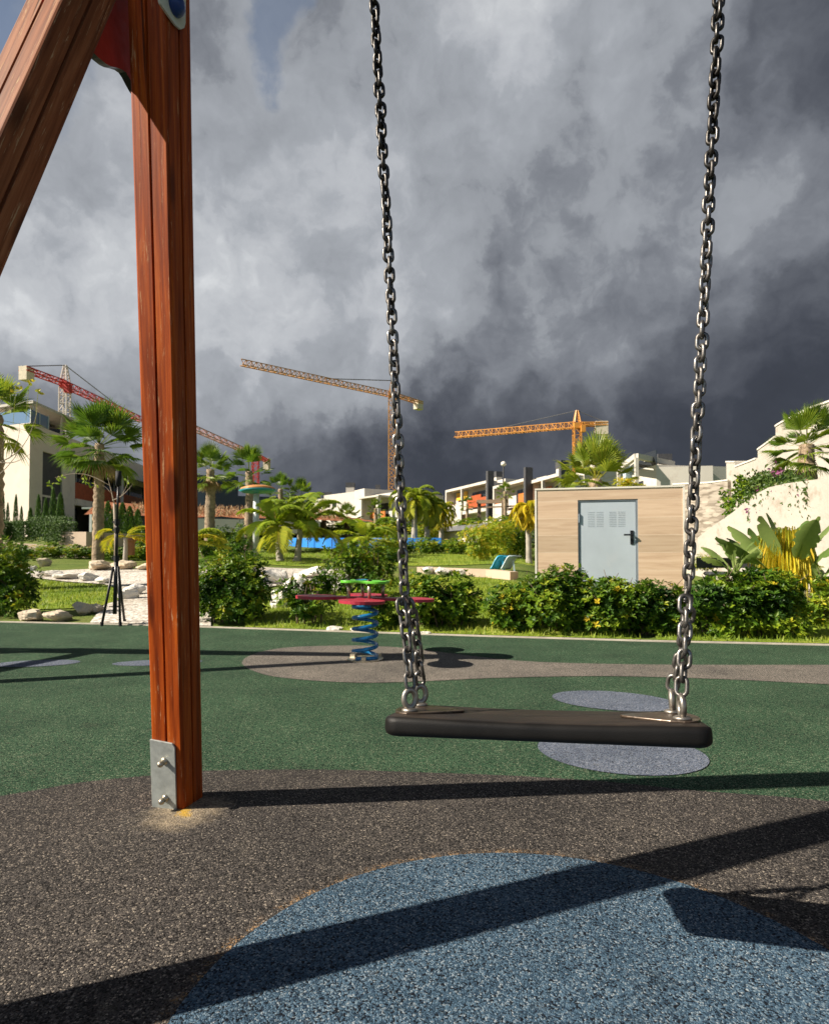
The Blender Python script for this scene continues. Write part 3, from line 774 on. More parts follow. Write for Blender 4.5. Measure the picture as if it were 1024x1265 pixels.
# ---- palms
def fan_leaf(mb, o, d, L, pet, n, r, tint, droop=.5, span=2.3, tipw=1.0):
    d = d.normalized(); up = V((0, 0, 1)); s = d.cross(up)
    if s.length < .05: s = V((1, 0, 0))
    s.normalize(); u = s.cross(d).normalized()
    roll = r.uniform(-.5, .5); s, u = s*math.cos(roll)+u*math.sin(roll), u*math.cos(roll)-s*math.sin(roll)
    mb.t = min(1, tint+.22)
    e = o + d*pet - V((0, 0, pet*.10*droop)); mb.bar(o, e, .022*L, .012*L)
    for i in range(n):
        a = -span/2 + span*i/(n-1) + r.uniform(-.03, .03)
        ln = L*(1-.28*(abs(a)/(span/2))**2)*r.uniform(.9, 1.05)
        dd = d*math.cos(a)+s*math.sin(a)+u*(.16*math.cos(a*1.3)-.02)
        dd.normalize(); wv = (s*math.cos(a)-d*math.sin(a)); wv.normalize(); w = L*span/n*.58
        mb.t = max(0, min(1, tint + r.gauss(0, .06)))
        m1 = e + dd*ln*.55; tip = e + dd*ln + V((0, 0, -ln*droop*r.uniform(.12, .42)*(1.2-max(0, dd.z))))
        m2 = (m1*.45+tip*.55) + V((0, 0, ln*.035))
        fold = u*w*.35
        mb.add([e, m1+wv*w*.5+fold, m1-wv*w*.5+fold, m1-fold*.4, m2+wv*w*.22, m2-wv*w*.22, tip],
               [(0, 3, 1), (0, 2, 3), (1, 3, 4), (3, 5, 4), (3, 2, 5), (4, 5, 6)])
def palm_trunk(p, top, r0, r1, rr, kind):
    mb = MB(); n = 34; pts = []; rs = []
    for i in range(n+1):
        t = i/n; q = p.lerp(top, t) + V((noise.noise(V((t*2, p.x, 1))), noise.noise(V((t*2, p.y, 5))), 0))*r0*.25*math.sin(math.pi*t)
        k = r0+(r1-r0)*t
        if kind == 'boots': k *= 1 + (.09 if i % 2 else -.04)*(1 if t > .25 else .15) + rr.uniform(-.06, .06)*(1 if t > .2 else .3)
        else: k *= 1 + (.03 if i % 3 == 0 else 0) + (.45*max(0, .12-t)/.12)
        pts.append(q); rs.append(k)
    mb.tube(pts, rs, 10); return mb
def fan_palm(px, base_d, top_py, crown_r, n, seed, label, name='fan_palm', trunk_r=.15, base=None, group='fan palms in the garden', droop=.55, seg=20, tb=0.0, boots=True, dead=0.0, lean=0.0, mat='palm_leaf', skirt=0):
    r = random.Random(seed); p = base if base is not None else TG(px, base_d); p = V(p)
    top = V((p.x+lean, p.y, CAMZ + ray(px, top_py).z*p.y))
    root = thing(name, label, 'palm', p, group)
    palm_trunk(p-V((0, 0, .05)), top, trunk_r*1.25, trunk_r*.85, r, 'boots' if boots else 'smooth').build('trunk', M['palm_bark' if boots else 'palm_grey'], root, smooth=True)
    mb = MB()
    for i in range(n):
        t = i/(n-1); az = i*2.39996 + r.uniform(-.25, .25); el = R(84 - 122*t**.9 + r.uniform(-12, 12))
        d = V((math.cos(az)*math.cos(el), math.sin(az)*math.cos(el), math.sin(el)))
        tint = .30 + .22*r.random() + .25*max(0, t-.75)*2 + tb
        fan_leaf(mb, top + V((0, 0, -.25*crown_r*t*.5)), d, crown_r*r.uniform(.40, .52), crown_r*r.uniform(.42, .62), seg, r, tint, droop*(.35+.9*t), 2.7)
    mb.build('crown', M[mat], root)
    if skirt:
        sk = MB()
        for i in range(skirt):
            az = i*2.4; d = V((math.cos(az)*.55, math.sin(az)*.55, -1)); sk.t = r.random()
            fan_leaf(sk, top+V((0, 0, -.12*crown_r)), d, crown_r*.42, crown_r*.3, 9, r, r.random(), .6, 1.6)
        sk.build('dry_skirt', M['dry'], root)
    return root
def frond(mb, o, az, el, L, r, tint, nl=26, ll=.34, arch=1.0, hang=.6, width=.030, flat=.25):
    pts = []; h = V((math.cos(az), math.sin(az), 0)); e = el; p = V(o); n = 16
    for i in range(n+1):
        pts.append(p.copy()); p = p + (h*math.cos(e)+V((0, 0, math.sin(e))))*L/n; e -= arch*(.4+1.4*i/n)/n*1.6
    mb.t = min(1, tint+.15); mb.tube(pts, [.016*L*(1-.85*i/n)*.6 for i in range(n+1)], 5, False)
    s = V((-h.y, h.x, 0))
    for j in range(nl):
        t = .14 + .86*(j+.5)/nl; q = t*n; i = min(n-1, int(q)); c = pts[i].lerp(pts[i+1], q-i)
        tan = (pts[i+1]-pts[i]).normalized()
        for sg in (-1, 1):
            ln = ll*L*math.sin(math.pi*(.12+.80*t))**.8*r.uniform(.85, 1.1)
            dd = (s*sg*.85 + tan*.55 + s.cross(tan)*flat*(1 if s.cross(tan).z > 0 else -1)).normalized()
            mb.t = max(0, min(1, tint + r.gauss(0, .07)))
            w = width*L*.5
            m = c + dd*ln*.5 - V((0, 0, ln*hang*.12)); tip = c + dd*ln*.92 - V((0, 0, ln*hang*r.uniform(.5, .8)))
            mb.add([c, m+tan*w*.5, tip, m-tan*w*.5], [(0, 1, 2), (0, 2, 3)])
def feather_palm(px, d, top_py, L, n, seed, label, mat='lime_leaf', trunk_r=.1, arch=1.0, hang=.6, tint=.45, el0=80, el1=5, name='feather_palm', group='feather leaved palms in the garden', trunks=1, spread=.3, ll=.34, nl=26, width=.05, azs=None, grey=True):
    r = random.Random(seed); p = TG(px, d); root = thing(name, label, 'palm', p, group); mb = MB()
    for k in range(trunks):
        b = p + V(((k-(trunks-1)/2)*spread, r.uniform(-.2, .2)*spread, 0)); top = V((b.x*1.0+(k-(trunks-1)/2)*spread*.4, b.y, CAMZ+ray(px, top_py).z*p.y - .35*k*r.random()))
        palm_trunk(b-V((0, 0, .05)), top, trunk_r*1.2, trunk_r*.8, r, 'smooth').build('trunk', M['palm_grey' if grey else 'palm_bark'], root, smooth=True)
        for i in range(n):
            t = i/max(1, n-1); az = (azs[i % len(azs)] if azs else i*2.39996+k) + r.uniform(-.2, .2)
            frond(mb, top, az, R(el0+(el1-el0)*t+r.uniform(-6, 6)), L*r.uniform(.85, 1.08), r, tint+.25*(t-.4)+r.uniform(-.1, .1), nl, ll, arch, hang, width)
    mb.build('crown', M[mat], root); return root

FANS = [
 (121, 15.5, 548, 1.24, 46, 'tall fan palm with rough trunk in front of the left villa', dict(trunk_r=.12, seg=22, skirt=6, tb=-.14, droop=.7)),
 (-12, 9.5, 512, .85, 26, 'fan palm whose crown pokes in at the left picture edge', dict(trunk_r=.15, tb=.06)),
 (259, 22, 580, 1.05, 30, 'slim fan palm with straw skirt close right of the timber post', dict(trunk_r=.17, skirt=10)),
 (307, 26, 582, 1.25, 26, 'dark fan palm behind the disc headed lamp post', dict(trunk_r=.17, tb=-.12)),
 (346, 34, 604, 1.1, 22, 'small dark fan palm right of the disc headed lamp post', dict(trunk_r=.15, tb=-.1)),
 (372, 34, 612, 1.1, 22, 'small fan palm behind the arching green palm', dict(trunk_r=.15, tb=-.02)),
 (400, 40, 634, 1.0, 22, 'short fan palm in front of the left end of the white house', dict(trunk_r=.16, tb=.05)),
 (428, 41, 640, 1.25, 24, 'fan palm in front of the bright white house wall', dict(trunk_r=.17)),
 (464, 46, 628, .9, 20, 'little fan palm beside the white pergola house', dict(trunk_r=.14)),
 (624, 44, 607, .85, 20, 'small fan palm in front of the white terraced houses', dict(trunk_r=.13, tb=.05)),
 (577, 52, 622, .85, 18, 'small dark fan palm below the left terraced house', dict(trunk_r=.12, tb=-.05)),
 (736, 12.5, 592, 1.02, 46, 'large bushy fan palm rising behind the tiled shed', dict(trunk_r=.15, seg=20, tb=.16, droop=.9)),
 (997, 13.2, 549, 1.0, 34, 'big fan palm above the white retaining wall at right', dict(trunk_r=.16, seg=24, base='R', tb=-.02)),
]
for i, (px, d, tp, cr, n, lab, kw) in enumerate(FANS):
    kw = dict(kw)
    if kw.get('base') == 'R': kw['base'] = P(997, 592, d)
    fan_palm(px, d, tp, cr, n, 300+i, lab, **kw)
feather_palm(357, 15.5, 652, 1.3, 11, 21, 'green arching feather palm in front of the disc headed lamp', 'lime_leaf', .08, 1.0, .7, .46, 84, 5, ll=.36, nl=34, width=.026, trunks=2, spread=.42)
feather_palm(452, 17.5, 668, 1.3, 10, 22, 'low yellow green feather palm in front of the blue pool wall', 'lime_leaf', .08, 1.1, .7, .5, 70, 5, ll=.34, nl=26)
feather_palm(512, 30, 618, 1.55, 20, 23, 'tall queen palm with hanging gold fronds beside the left chain', 'gold_leaf', .14, 1.6, 1.0, .10, 88, -30, ll=.26, width=.016, nl=48)
feather_palm(528, 31, 626, 1.45, 20, 24, 'second queen palm with lime top and gold skirt', 'gold_leaf', .13, 1.6, 1.0, .05, 88, -30, ll=.26, width=.016, nl=48)
feather_palm(545, 33, 632, 1.35, 18, 27, 'shorter golden queen palm right of the tall pair', 'gold_leaf', .12, 1.7, 1.1, .30, 85, -30, ll=.26, width=.016, nl=48)
feather_palm(653, 14, 630, .62, 24, 25, 'golden weeping palm against the left corner of the tiled shed', 'gold_leaf', .06, 2.4, 1.5, .5, 85, -40, ll=.3, nl=34, width=.03)
feather_palm(154, 13.5, 664, .85, 7, 26, 'low yellow fronded palm left of the timber post', 'gold_leaf', .05, 1.3, .7, .3, 55, 5, ll=.3, azs=[.1, .4, 3.0, -.3, 2.6])
feather_palm(232, 11.5, 672, 1.0, 6, 28, 'yellow frond palm half hidden behind the timber post', 'lime_leaf', .05, 1.4, .7, .6, 60, 10, ll=.3, azs=[.0, .3, 2.9, -.4])

# paddle leaved plants on the right
def paddle(px, d, base_py, h, n, seed, label, gold=0, lean=.55):
    r = random.Random(seed); p = P(px, base_py, d); root = thing('paddle_plant', label, 'plant', p, 'paddle leaved plants by the white wall'); mb = MB()
    st = MB()
    for i in range(n):
        az = i*2.39996+seed; t = i/n; el = R(88-50*t+r.uniform(-8, 8)); hd = V((math.cos(az), math.sin(az), 0))
        L = h*r.uniform(.8, 1.0); pts = []; q = p.copy(); e = el
        for k in range(13): pts.append(q.copy()); q += (hd*math.cos(e)+V((0, 0, math.sin(e))))*L/12; e -= lean*(.02+.13*(k/12)**2)*2
        st.tube([V((p.x, p.y, T(p.x, p.y)-.02))]+pts[:8], [.02]+[.018-.0015*k for k in range(8)], 6, False)
        s = V((-hd.y, hd.x, 0)); s = (s + V((0, 0, r.uniform(-.5, .5)))).normalized(); mb.t = max(0, min(1, .45+r.gauss(0, .2)))
        W = L*.13; vs = []; m = 15
        for k in range(m):
            tt = k/(m-1); idx = 5+tt*7; i0 = min(11, int(idx)); c = pts[i0].lerp(pts[i0+1], idx-i0)
            w = W*math.sin(math.pi*(.06+.90*tt))**.7*(1-(.45*r.random() if r.random() < .3 and 0 < k < m-1 else 0))
            upv = s.cross(pts[i0+1]-pts[i0]).normalized()
            vs += [c+s*w+upv*w*.45, c, c-s*w+upv*w*.45]
        mb.add(vs, [(k*3+j, k*3+j+1, k*3+4+j, k*3+3+j) for k in range(m-1) for j in (0, 1)])
    mb.build('leaves', M['banana'], root, smooth=True); st.build('stem', M['banana'], root, smooth=True)
    if gold:
        gb = MB()
        for k in range(gold):
            a = r.uniform(0, 6.28); rr_ = h*.21*math.sqrt(r.random()); b = p+V((rr_*math.cos(a), rr_*math.sin(a), h*(.70-1.2*rr_/h*r.random()-.25*r.random())))
            ln = h*r.uniform(.2, .5); gb.t = r.uniform(.15, .8)
            o2 = V((rr_*math.cos(a)*.3, rr_*math.sin(a)*.3, 0)); w = V((1, .2, 0))*.008
            gb.add([b-w, b+w, b+o2-V((0, 0, ln*.6))+w, b+o2*1.2-V((0, 0, ln))], [(0, 1, 2), (0, 2, 3)])
        gb.build('hanging_blooms', M['gold_leaf'], root)
    return root
paddle(908, 7.6, 712, .62, 9, 3, 'green paddle leaved plant standing behind the dark bench', 0, .75)
paddle(974, 7.45, 728, 1.12, 11, 9, 'tall paddle leaved plant with thick yellow hanging strands', 900, .45)
paddle(944, 7.85, 708, .72, 8, 5, 'smaller paddle leaved plant with yellow strands between its two neighbours', 420, .6)
paddle(1012, 7.2, 735, .52, 8, 14, 'low paddle leaved plant at the right picture edge', 0, .8)

# ------------------------------------------------------------------ shed
SN = R(-8); sd = 8.2
sl, sr_ = P(662, 692, sd+.20), P(845.5, 692, sd-.20)
sxv = (sr_-sl); sxv.z = 0; SWID = sxv.length; sxv.normalize(); syv = V((-sxv.y, sxv.x, 0))
sz0 = -.14; szt = CAMZ + ray(750, 603.5).z*sd
shed = thing('utility_shed', 'small flat roofed shed clad in wood look tiles behind the hedge', 'shed', V((sl.x, sl.y, sz0)))
def SD(x, y, z): return V((sl.x, sl.y, 0)) + sxv*x + syv*y + V((0, 0, z))
SM3 = Matrix((sxv, syv, V((0, 0, 1)))).transposed()
dx0, dx1 = (716-662)/183.5*SWID, (790.5-662)/183.5*SWID; dzt = CAMZ + ray(750, 617).z*sd
mb = MB(); SDP = 1.5
def sbox(mb, x0, x1, y0, y1, z0, z1): mb.box(SD((x0+x1)/2, (y0+y1)/2, (z0+z1)/2), (x1-x0, y1-y0, z1-z0), SM3)
sbox(mb, 0, dx0, 0, .12, sz0-.2, szt); sbox(mb, dx1, SWID, 0, .12, sz0-.2, szt); sbox(mb, dx0, dx1, 0, .12, dzt, szt)
sbox(mb, 0, .12, .12, SDP, sz0-.2, szt); sbox(mb, SWID-.12, SWID, .12, SDP, sz0-.2, szt); sbox(mb, .12, SWID-.12, SDP-.12, SDP, sz0-.2, szt)
mb.build('wall', M['tile'], shed)
mb = MB(); sbox(mb, -.012, SWID+.012, -.012, SDP+.012, szt, szt+.022); sbox(mb, -.012, .012, -.008, -.001, sz0, szt); sbox(mb, SWID-.012, SWID+.012, -.008, -.001, sz0, szt)
mb.build('roof', M['trim'], shed)
mb = MB(); fw = .022
sbox(mb, dx0, dx0+fw, .01, .10, sz0, dzt); sbox(mb, dx1-fw, dx1, .01, .10, sz0, dzt); sbox(mb, dx0+fw, dx1-fw, .01, .10, dzt-fw, dzt); mb.build('door_frame', M['door_frame'], shed)
mb = MB(); sbox(mb, dx0+fw+.004, dx1-fw-.004, .02, .06, sz0+.01, dzt-fw-.004); door = mb.build('door', M['door'], shed, bevel=.003)
dw = dx1-dx0
for g0 in (.17, .53):
    mb = MB()
    for q in range(9):
        for c_ in range(2):
            x0 = dx0+dw*(g0+c_*.145); sbox(mb, x0, x0+dw*.118, .0185, .0215, dzt-.17-q*.024-.0045, dzt-.17-q*.024)
    mb.build('vent', M['door_frame'], door)
hx = dx0+dw*.90; hzz = CAMZ+ray(780, 661).z*sd
mb = MB(); mb.box(SD(hx, .014, hzz-.035), (.045, .012, .19), SM3, .005); mb.bar(SD(hx, .01, hzz), SD(hx, -.045, hzz), .022); mb.bar(SD(hx+.008, -.042, hzz), SD(hx-.11, -.042, hzz), .024, .022)
mb.lathe([(.012, 0), (.012, .008)], SD(hx, .008, hzz-.085), 12, Matrix((sxv, V((0, 0, 1)), -syv)).transposed())
mb.build('handle', M['black'], door)
for zz_ in (dzt-.25, sz0+.3):
    mb = MB(); mb.tube([SD(dx0+fw-.004, .006, zz_-.06), SD(dx0+fw-.004, .006, zz_+.06)], .012, 8); mb.build('hinge', M['door_frame'], door)

# ------------------------------------------------------------------ lighting stand
lb = G(140, 770); lb.y = min(lb.y, edge_y(lb.x)-.05)
ls = thing('light_stand', 'tall black tripod stand with a slim black head at the rubber edge', 'tripod', lb)
zz = lambda py: CAMZ + ray(140, py).z*lb.y
xt = ray(144, HOR).x*lb.y
mb = MB(); mb.tube([V((xt-.012, lb.y, .12)), V((xt, lb.y, zz(690)))], .022, 10); mb.tube([V((xt, lb.y, zz(690))), V((xt+.0, lb.y, zz(645)))], .016, 10); mb.tube([V((xt, lb.y, zz(645))), V((xt+.01, lb.y, zz(598)))], .012, 10); mb.build('pole', M['black'], ls, smooth=True)
mb = MB(); mb.tube([V((xt+.01, lb.y, zz(600))), V((xt+.01, lb.y, zz(582)))], .030, 12); mb.build('head', M['black_plastic'], ls, smooth=True)
for py in (690, 655, 645):
    mb = MB(); mb.lathe([(.028, -.03), (.028, .03)], V((xt, lb.y, zz(py))), 12); mb.box(V((xt-.035, lb.y, zz(py))), (.03, .02, .02)); mb.build('collar', M['black_plastic'], ls)
for a in (200, -25, 85):
    a = R(a); f = V((xt-.01+.11*math.cos(a), lb.y+.20*math.sin(a), .012)); k = V((xt, lb.y, zz(700)))
    mb = MB(); mb.tube([k+V((.03*math.cos(a), .03*math.sin(a), 0)), f], .014, 8); lg = mb.build('leg', M['black'], ls, smooth=True)
    mb = MB(); mb.tube([(k+f)*.5+V((0, 0, -.12)), V((xt, lb.y, .20))], .006, 6); mb.build('brace', M['black'], lg)
    mb = MB(); mb.tube([f+V((0, 0, .03)), f-V((0, 0, .012))], .018, 8); mb.build('rubber_foot', M['black_plastic'], lg)

# ------------------------------------------------------------------ rocks, paths, lawns
def rock(px, py, pw, ph, seed, label, mat='rock', d=None, group='pale boulders edging the lawn and gravel'):
    """py = base row"""
    if d is None:
        lo, hi = 3.5, 60
        rr = ray(px, py)
        d = 4.0
        while d < 40 and CAMZ + rr.z*d > T(rr.x*d, d): d += .05
    p = TG(px, d); w, h = pw/F*d, ph/F*d; r = random.Random(seed); mb = MB(); n, m = 20, 12; rm = Matrix.Rotation(r.uniform(0, 3), 3, 'Z')
    planes = [(rnd_dir(r), r.uniform(.40, .78)) for _ in range(17)]
    vs = []
    for i in range(m+1):
        th = math.pi*i/m
        for j in range(n):
            f = 2*math.pi*j/n; q = V((math.sin(th)*math.cos(f), math.sin(th)*math.sin(f), math.cos(th))); k = 1.0
            for nn, dd in planes:
                c = q.dot(nn)
                if c > 0: k = min(k, dd/c)
            k *= 1+.10*noise.noise(q*2.2+V((seed, 0, 0)))+.06*noise.noise(q*6+V((seed, 3, 0)))
            q = (rm @ q)*k
            vs.append(p + V((q.x*w*.58, q.y*w*.5, q.z*h*.62 + h*.36)))
    mb.add(vs, [(i*n+j, i*n+(j+1) % n, (i+1)*n+(j+1) % n, (i+1)*n+j) for i in range(m) for j in range(n)])
    o = mb.build('boulder', M[mat], None, smooth=False, origin=p)
    tag(o, label, 'boulder', group); return o
ROCKS = [
 (38, 769, 40, 20, 'tan boulder beside the dark shrub at the left end of the front row', 'rock'),
 (71, 768, 38, 18, 'rough grey boulder second in the front row', 'rock'),
 (104, 759, 32, 18, 'smooth cream boulder right of the grey one by the lawn', 'rock'),
 (121, 757, 24, 15, 'small tan boulder left of the black tripod legs', 'rock'),
 (156, 741, 28, 18, 'rounded white boulder between the tripod and the timber post', 'rock_white'),
 (168, 735, 22, 17, 'grey white boulder tight against the timber post side of the path', 'rock_white'),
 (54, 700, 22, 16, 'pointed grey boulder behind the white rocks at left', 'rock'),
 (36, 707, 26, 12, 'low white boulder near the left shrub top', 'rock_white'),
 (62, 713, 34, 11, 'flat white boulder along the upper edge of the left lawn', 'rock_white'),
 (88, 716, 36, 11, 'long flat white boulder in the middle of the upper lawn edge', 'rock_white'),
 (112, 718, 34, 14, 'white boulder right of the long flat one above the lawn', 'rock_white'),
 (128, 722, 26, 13, 'white boulder behind the tripod column', 'rock_white'),
 (44, 712, 24, 9, 'small white boulder above the left corner of the lawn', 'rock_white'),
 (122, 705, 44, 13, 'flat cream slab at the foot of the tall fan palm', 'rock'),
 (152, 704, 42, 13, 'flat cream slab right of the tripod column', 'rock'),
 (182, 705, 34, 12, 'flat cream slab running behind the timber post', 'rock'),
 (345, 752, 34, 34, 'steep white rock behind the thin shrub', 'rock_white'),
 (366, 738, 46, 36, 'big white rock left of the spring rider', 'rock_white'),
 (398, 734, 44, 30, 'big white rock beside the lime table', 'rock_white'),
 (420, 735, 30, 24, 'white rock lowest behind the crimson seats', 'rock_white'),
 (345, 722, 40, 22, 'white rock at the top of the pile below the lawn', 'rock_white'),
 (386, 714, 46, 16, 'flat white rock at the back of the pile under the far lawn', 'rock_white'),
 (440, 781, 16, 6, 'tiny white stone on the kerb left of the coil spring', 'rock_white'),
 (412, 780, 24, 7, 'small white stone on the kerb below the thin shrub', 'rock_white'),
 (526, 785, 20, 6, 'small white stone on the kerb right of the left chain', 'rock_white'),
 (530, 709, 24, 12, 'white stone by the low tan wall, left one of a pair', 'rock_white'),
 (548, 711, 22, 13, 'white stone by the low tan wall, middle of the row', 'rock_white'),
 (566, 713, 22, 10, 'white stone by the low tan wall, right end of the row', 'rock_white'),
]
for i, (px, py, pw, ph, lab, mt_) in enumerate(ROCKS): rock(px, py, pw, ph, 900+i, lab, mt_)
def gpoly(pts): return [(TG(px, d).x, d) for px, d in pts]
drape('gravel_path', [(p.x, edge_y(p.x)+.075) for p in (G(88, 775), G(140, 775), G(190, 775), G(250, 778))] + gpoly([(262, 8.2), (300, 9.6), (360, 9.9), (430, 10.4), (430, 12.6), (330, 13.4), (300, 14.0), (215, 13.5), (150, 13.6), (40, 13.0), (25, 11.6), (80, 10.6), (128, 10.2), (150, 9.6), (165, 8.6), (130, 8.0)]), M['gravel'], .018)
lawnL = gpoly([(-40, 7.6), (30, 7.7), (85, 7.75), (125, 7.9), (160, 8.7), (145, 9.6), (125, 10.0), (80, 10.4), (20, 11.2), (-60, 11.4)])
drape('lawn', lawnL, M['lawn'], .014)
lawnM = [(x, edge_y(x)+.08) for x in (-1.75, -1.2, -.6, 0, .6, 1.2, 1.6, 2.0)] + gpoly([(660, 7.5), (655, 9.6), (600, 10.5), (520, 10.9), (440, 10.3), (432, 8.7), (345, 8.6), (318, 7.6)])
drape('lawn', lawnM, M['lawn'], .014)
lawnF = gpoly([(285, 14.5), (430, 13.6), (660, 13.2), (665, 17.5), (500, 20), (430, 23), (285, 22)])
drape('lawn', lawnF, M['lawn'], .014, .4)
lawnR = [(x, edge_y(x)+.08) for x in (2.1, 2.7, 3.2, 3.7, 4.3)] + gpoly([(1100, 6.8), (985, 6.9), (860, 7.2), (800, 6.6)])
drape('lawn', lawnR, M['lawn'], .014)
gb = MB(); rg = random.Random(5)
for poly, n, hh in ((lawnL, 15000, .055), (lawnM, 22000, .055), (lawnR, 6000, .05), (lawnF, 14000, .08)):
    x0, x1 = min(p[0] for p in poly), max(p[0] for p in poly); y0, y1 = min(p[1] for p in poly), max(p[1] for p in poly); k = 0
    while k < n:
        x, y = rg.uniform(x0, x1), rg.uniform(y0, y1)
        k += 1
        if not inside((x, y), poly): continue
        z = T(x, y)+.012; a = rg.uniform(0, 6.28); h = hh*rg.uniform(.4, 1.1); w = .006; le = rg.uniform(.2, .9)*h
        gb.t = max(0, min(1, .45+.5*noise.noise(V((x*1.3, y*1.3, 0)))+rg.gauss(0, .13)))
        gb.add([V((x-w*math.cos(a), y-w*math.sin(a), z)), V((x+w*math.cos(a), y+w*math.sin(a), z)), V((x+le*math.sin(a), y-le*math.cos(a), z+h))], [(0, 1, 2)])
tag(gb.build('grass', M['grass']), 'short sunlit grass growing on the lawns behind the rubber floor', 'grass', kind='stuff')
# low tan garden wall
def wallrun(name, pts, top_pys, th, mat, label, cat='wall', cap=None, group=None, drop=.3):
    """pts: (px,d); top row per point"""
    P0 = [TG(px, d) for px, d in pts]; root = thing(name, label, cat, P0[0], group); mb = MB(); cb = MB()
    for i in range(len(P0)-1):
        a, b = P0[i], P0[i+1]; za, zb = CAMZ+ray(0, top_pys[i]).z*a.y, CAMZ+ray(0, top_pys[i+1]).z*b.y
        dv = (b-a); dv.z = 0; nv = V((-dv.y, dv.x, 0)).normalized()*th
        lo = min(a.z, b.z)-drop
        vs = [V((q.x, q.y, z))+o for o in (V((0, 0, 0)), nv) for q, z in ((a, lo), (b, lo), (b, zb), (a, za))]
        mb.add(vs, [(0, 1, 2, 3), (7, 6, 5, 4), (0, 4, 5, 1), (1, 5, 6, 2), (2, 6, 7, 3), (3, 7, 4, 0)])
        if cap:
            e = nv.normalized()*.02
            vs = [V((q.x, q.y, z+dz))+o for o in (-e, nv+e) for q, z, dz in ((a, za, .002), (b, zb, .002), (b, zb, .05), (a, za, .05))]
            cb.add(vs, [(0, 1, 2, 3), (7, 6, 5, 4), (0, 4, 5, 1), (1, 5, 6, 2), (2, 6, 7, 3), (3, 7, 4, 0)])
    mb.build('wall', M[mat], root)
    if cap: cb.build('coping', M[cap], root)
    return root
wallrun('garden_wall', [(515, 11.4), (560, 11.0), (600, 10.7), (630, 10.3)], [700.5, 702, 703.5, 706.5], .22, 'beige', 'low tan garden wall behind the middle lawn')
wallrun('garden_wall', [(-40, 20), (20, 19.5), (62, 19.3), (88, 19.2), (105, 19)], [668, 671, 673.5, 674, 676], .3, 'beige', 'low stepped beige wall in front of the clipped hedges at left')
wallrun('garden_wall', [(72, 20.5), (106, 20.2), (170, 22), (205, 23)], [657, 657, 660, 662], .35, 'beige', 'taller beige garden wall behind the tall fan palm trunk')

# ------------------------------------------------------------------ generic background bushes (copies of a few)
protos = []
BG = 'green bushes filling the garden beds'
def bush(px, d, pw, ph, label, kind, zoff=0.0, base_py=None):
    p = TG(px, d) if base_py is None else P(px, base_py, d)
    w, h = pw/F*d, ph/F*d
    root = thing('bush', label, 'bush', p, BG)
    if kind not in bush.cache:
        mb = MB(); mat, tb, yl, n = {'green': ('hedge', .05, .05, 700), 'lime': ('lime_leaf', .15, .2, 650), 'dark': ('hedge', -.14, .02, 700), 'gold': ('gold_leaf', .0, .1, 600)}[kind]
        f = shrub((0, 0, 0), 1.0, 1.0, 1.0, n, len(bush.cache)*7+77, mat=mat, leaf=(.045, .085), yellow=yl, tb=tb, parts=False)
        o = f.build('foliage', M[mat]); bush.cache[kind] = o; o.parent = root; c = o
    else:
        c = bush.cache[kind].copy(); COL.objects.link(c); c.parent = root
    c.location = (0, 0, 0); c.scale = (w, max(w*.7, .4), h); c.rotation_euler = (0, 0, (px*.7) % 6.28 if abs(w-h) < .5*h else (3.14 if int(px) % 2 else 0))
    return root
bush.cache = {}
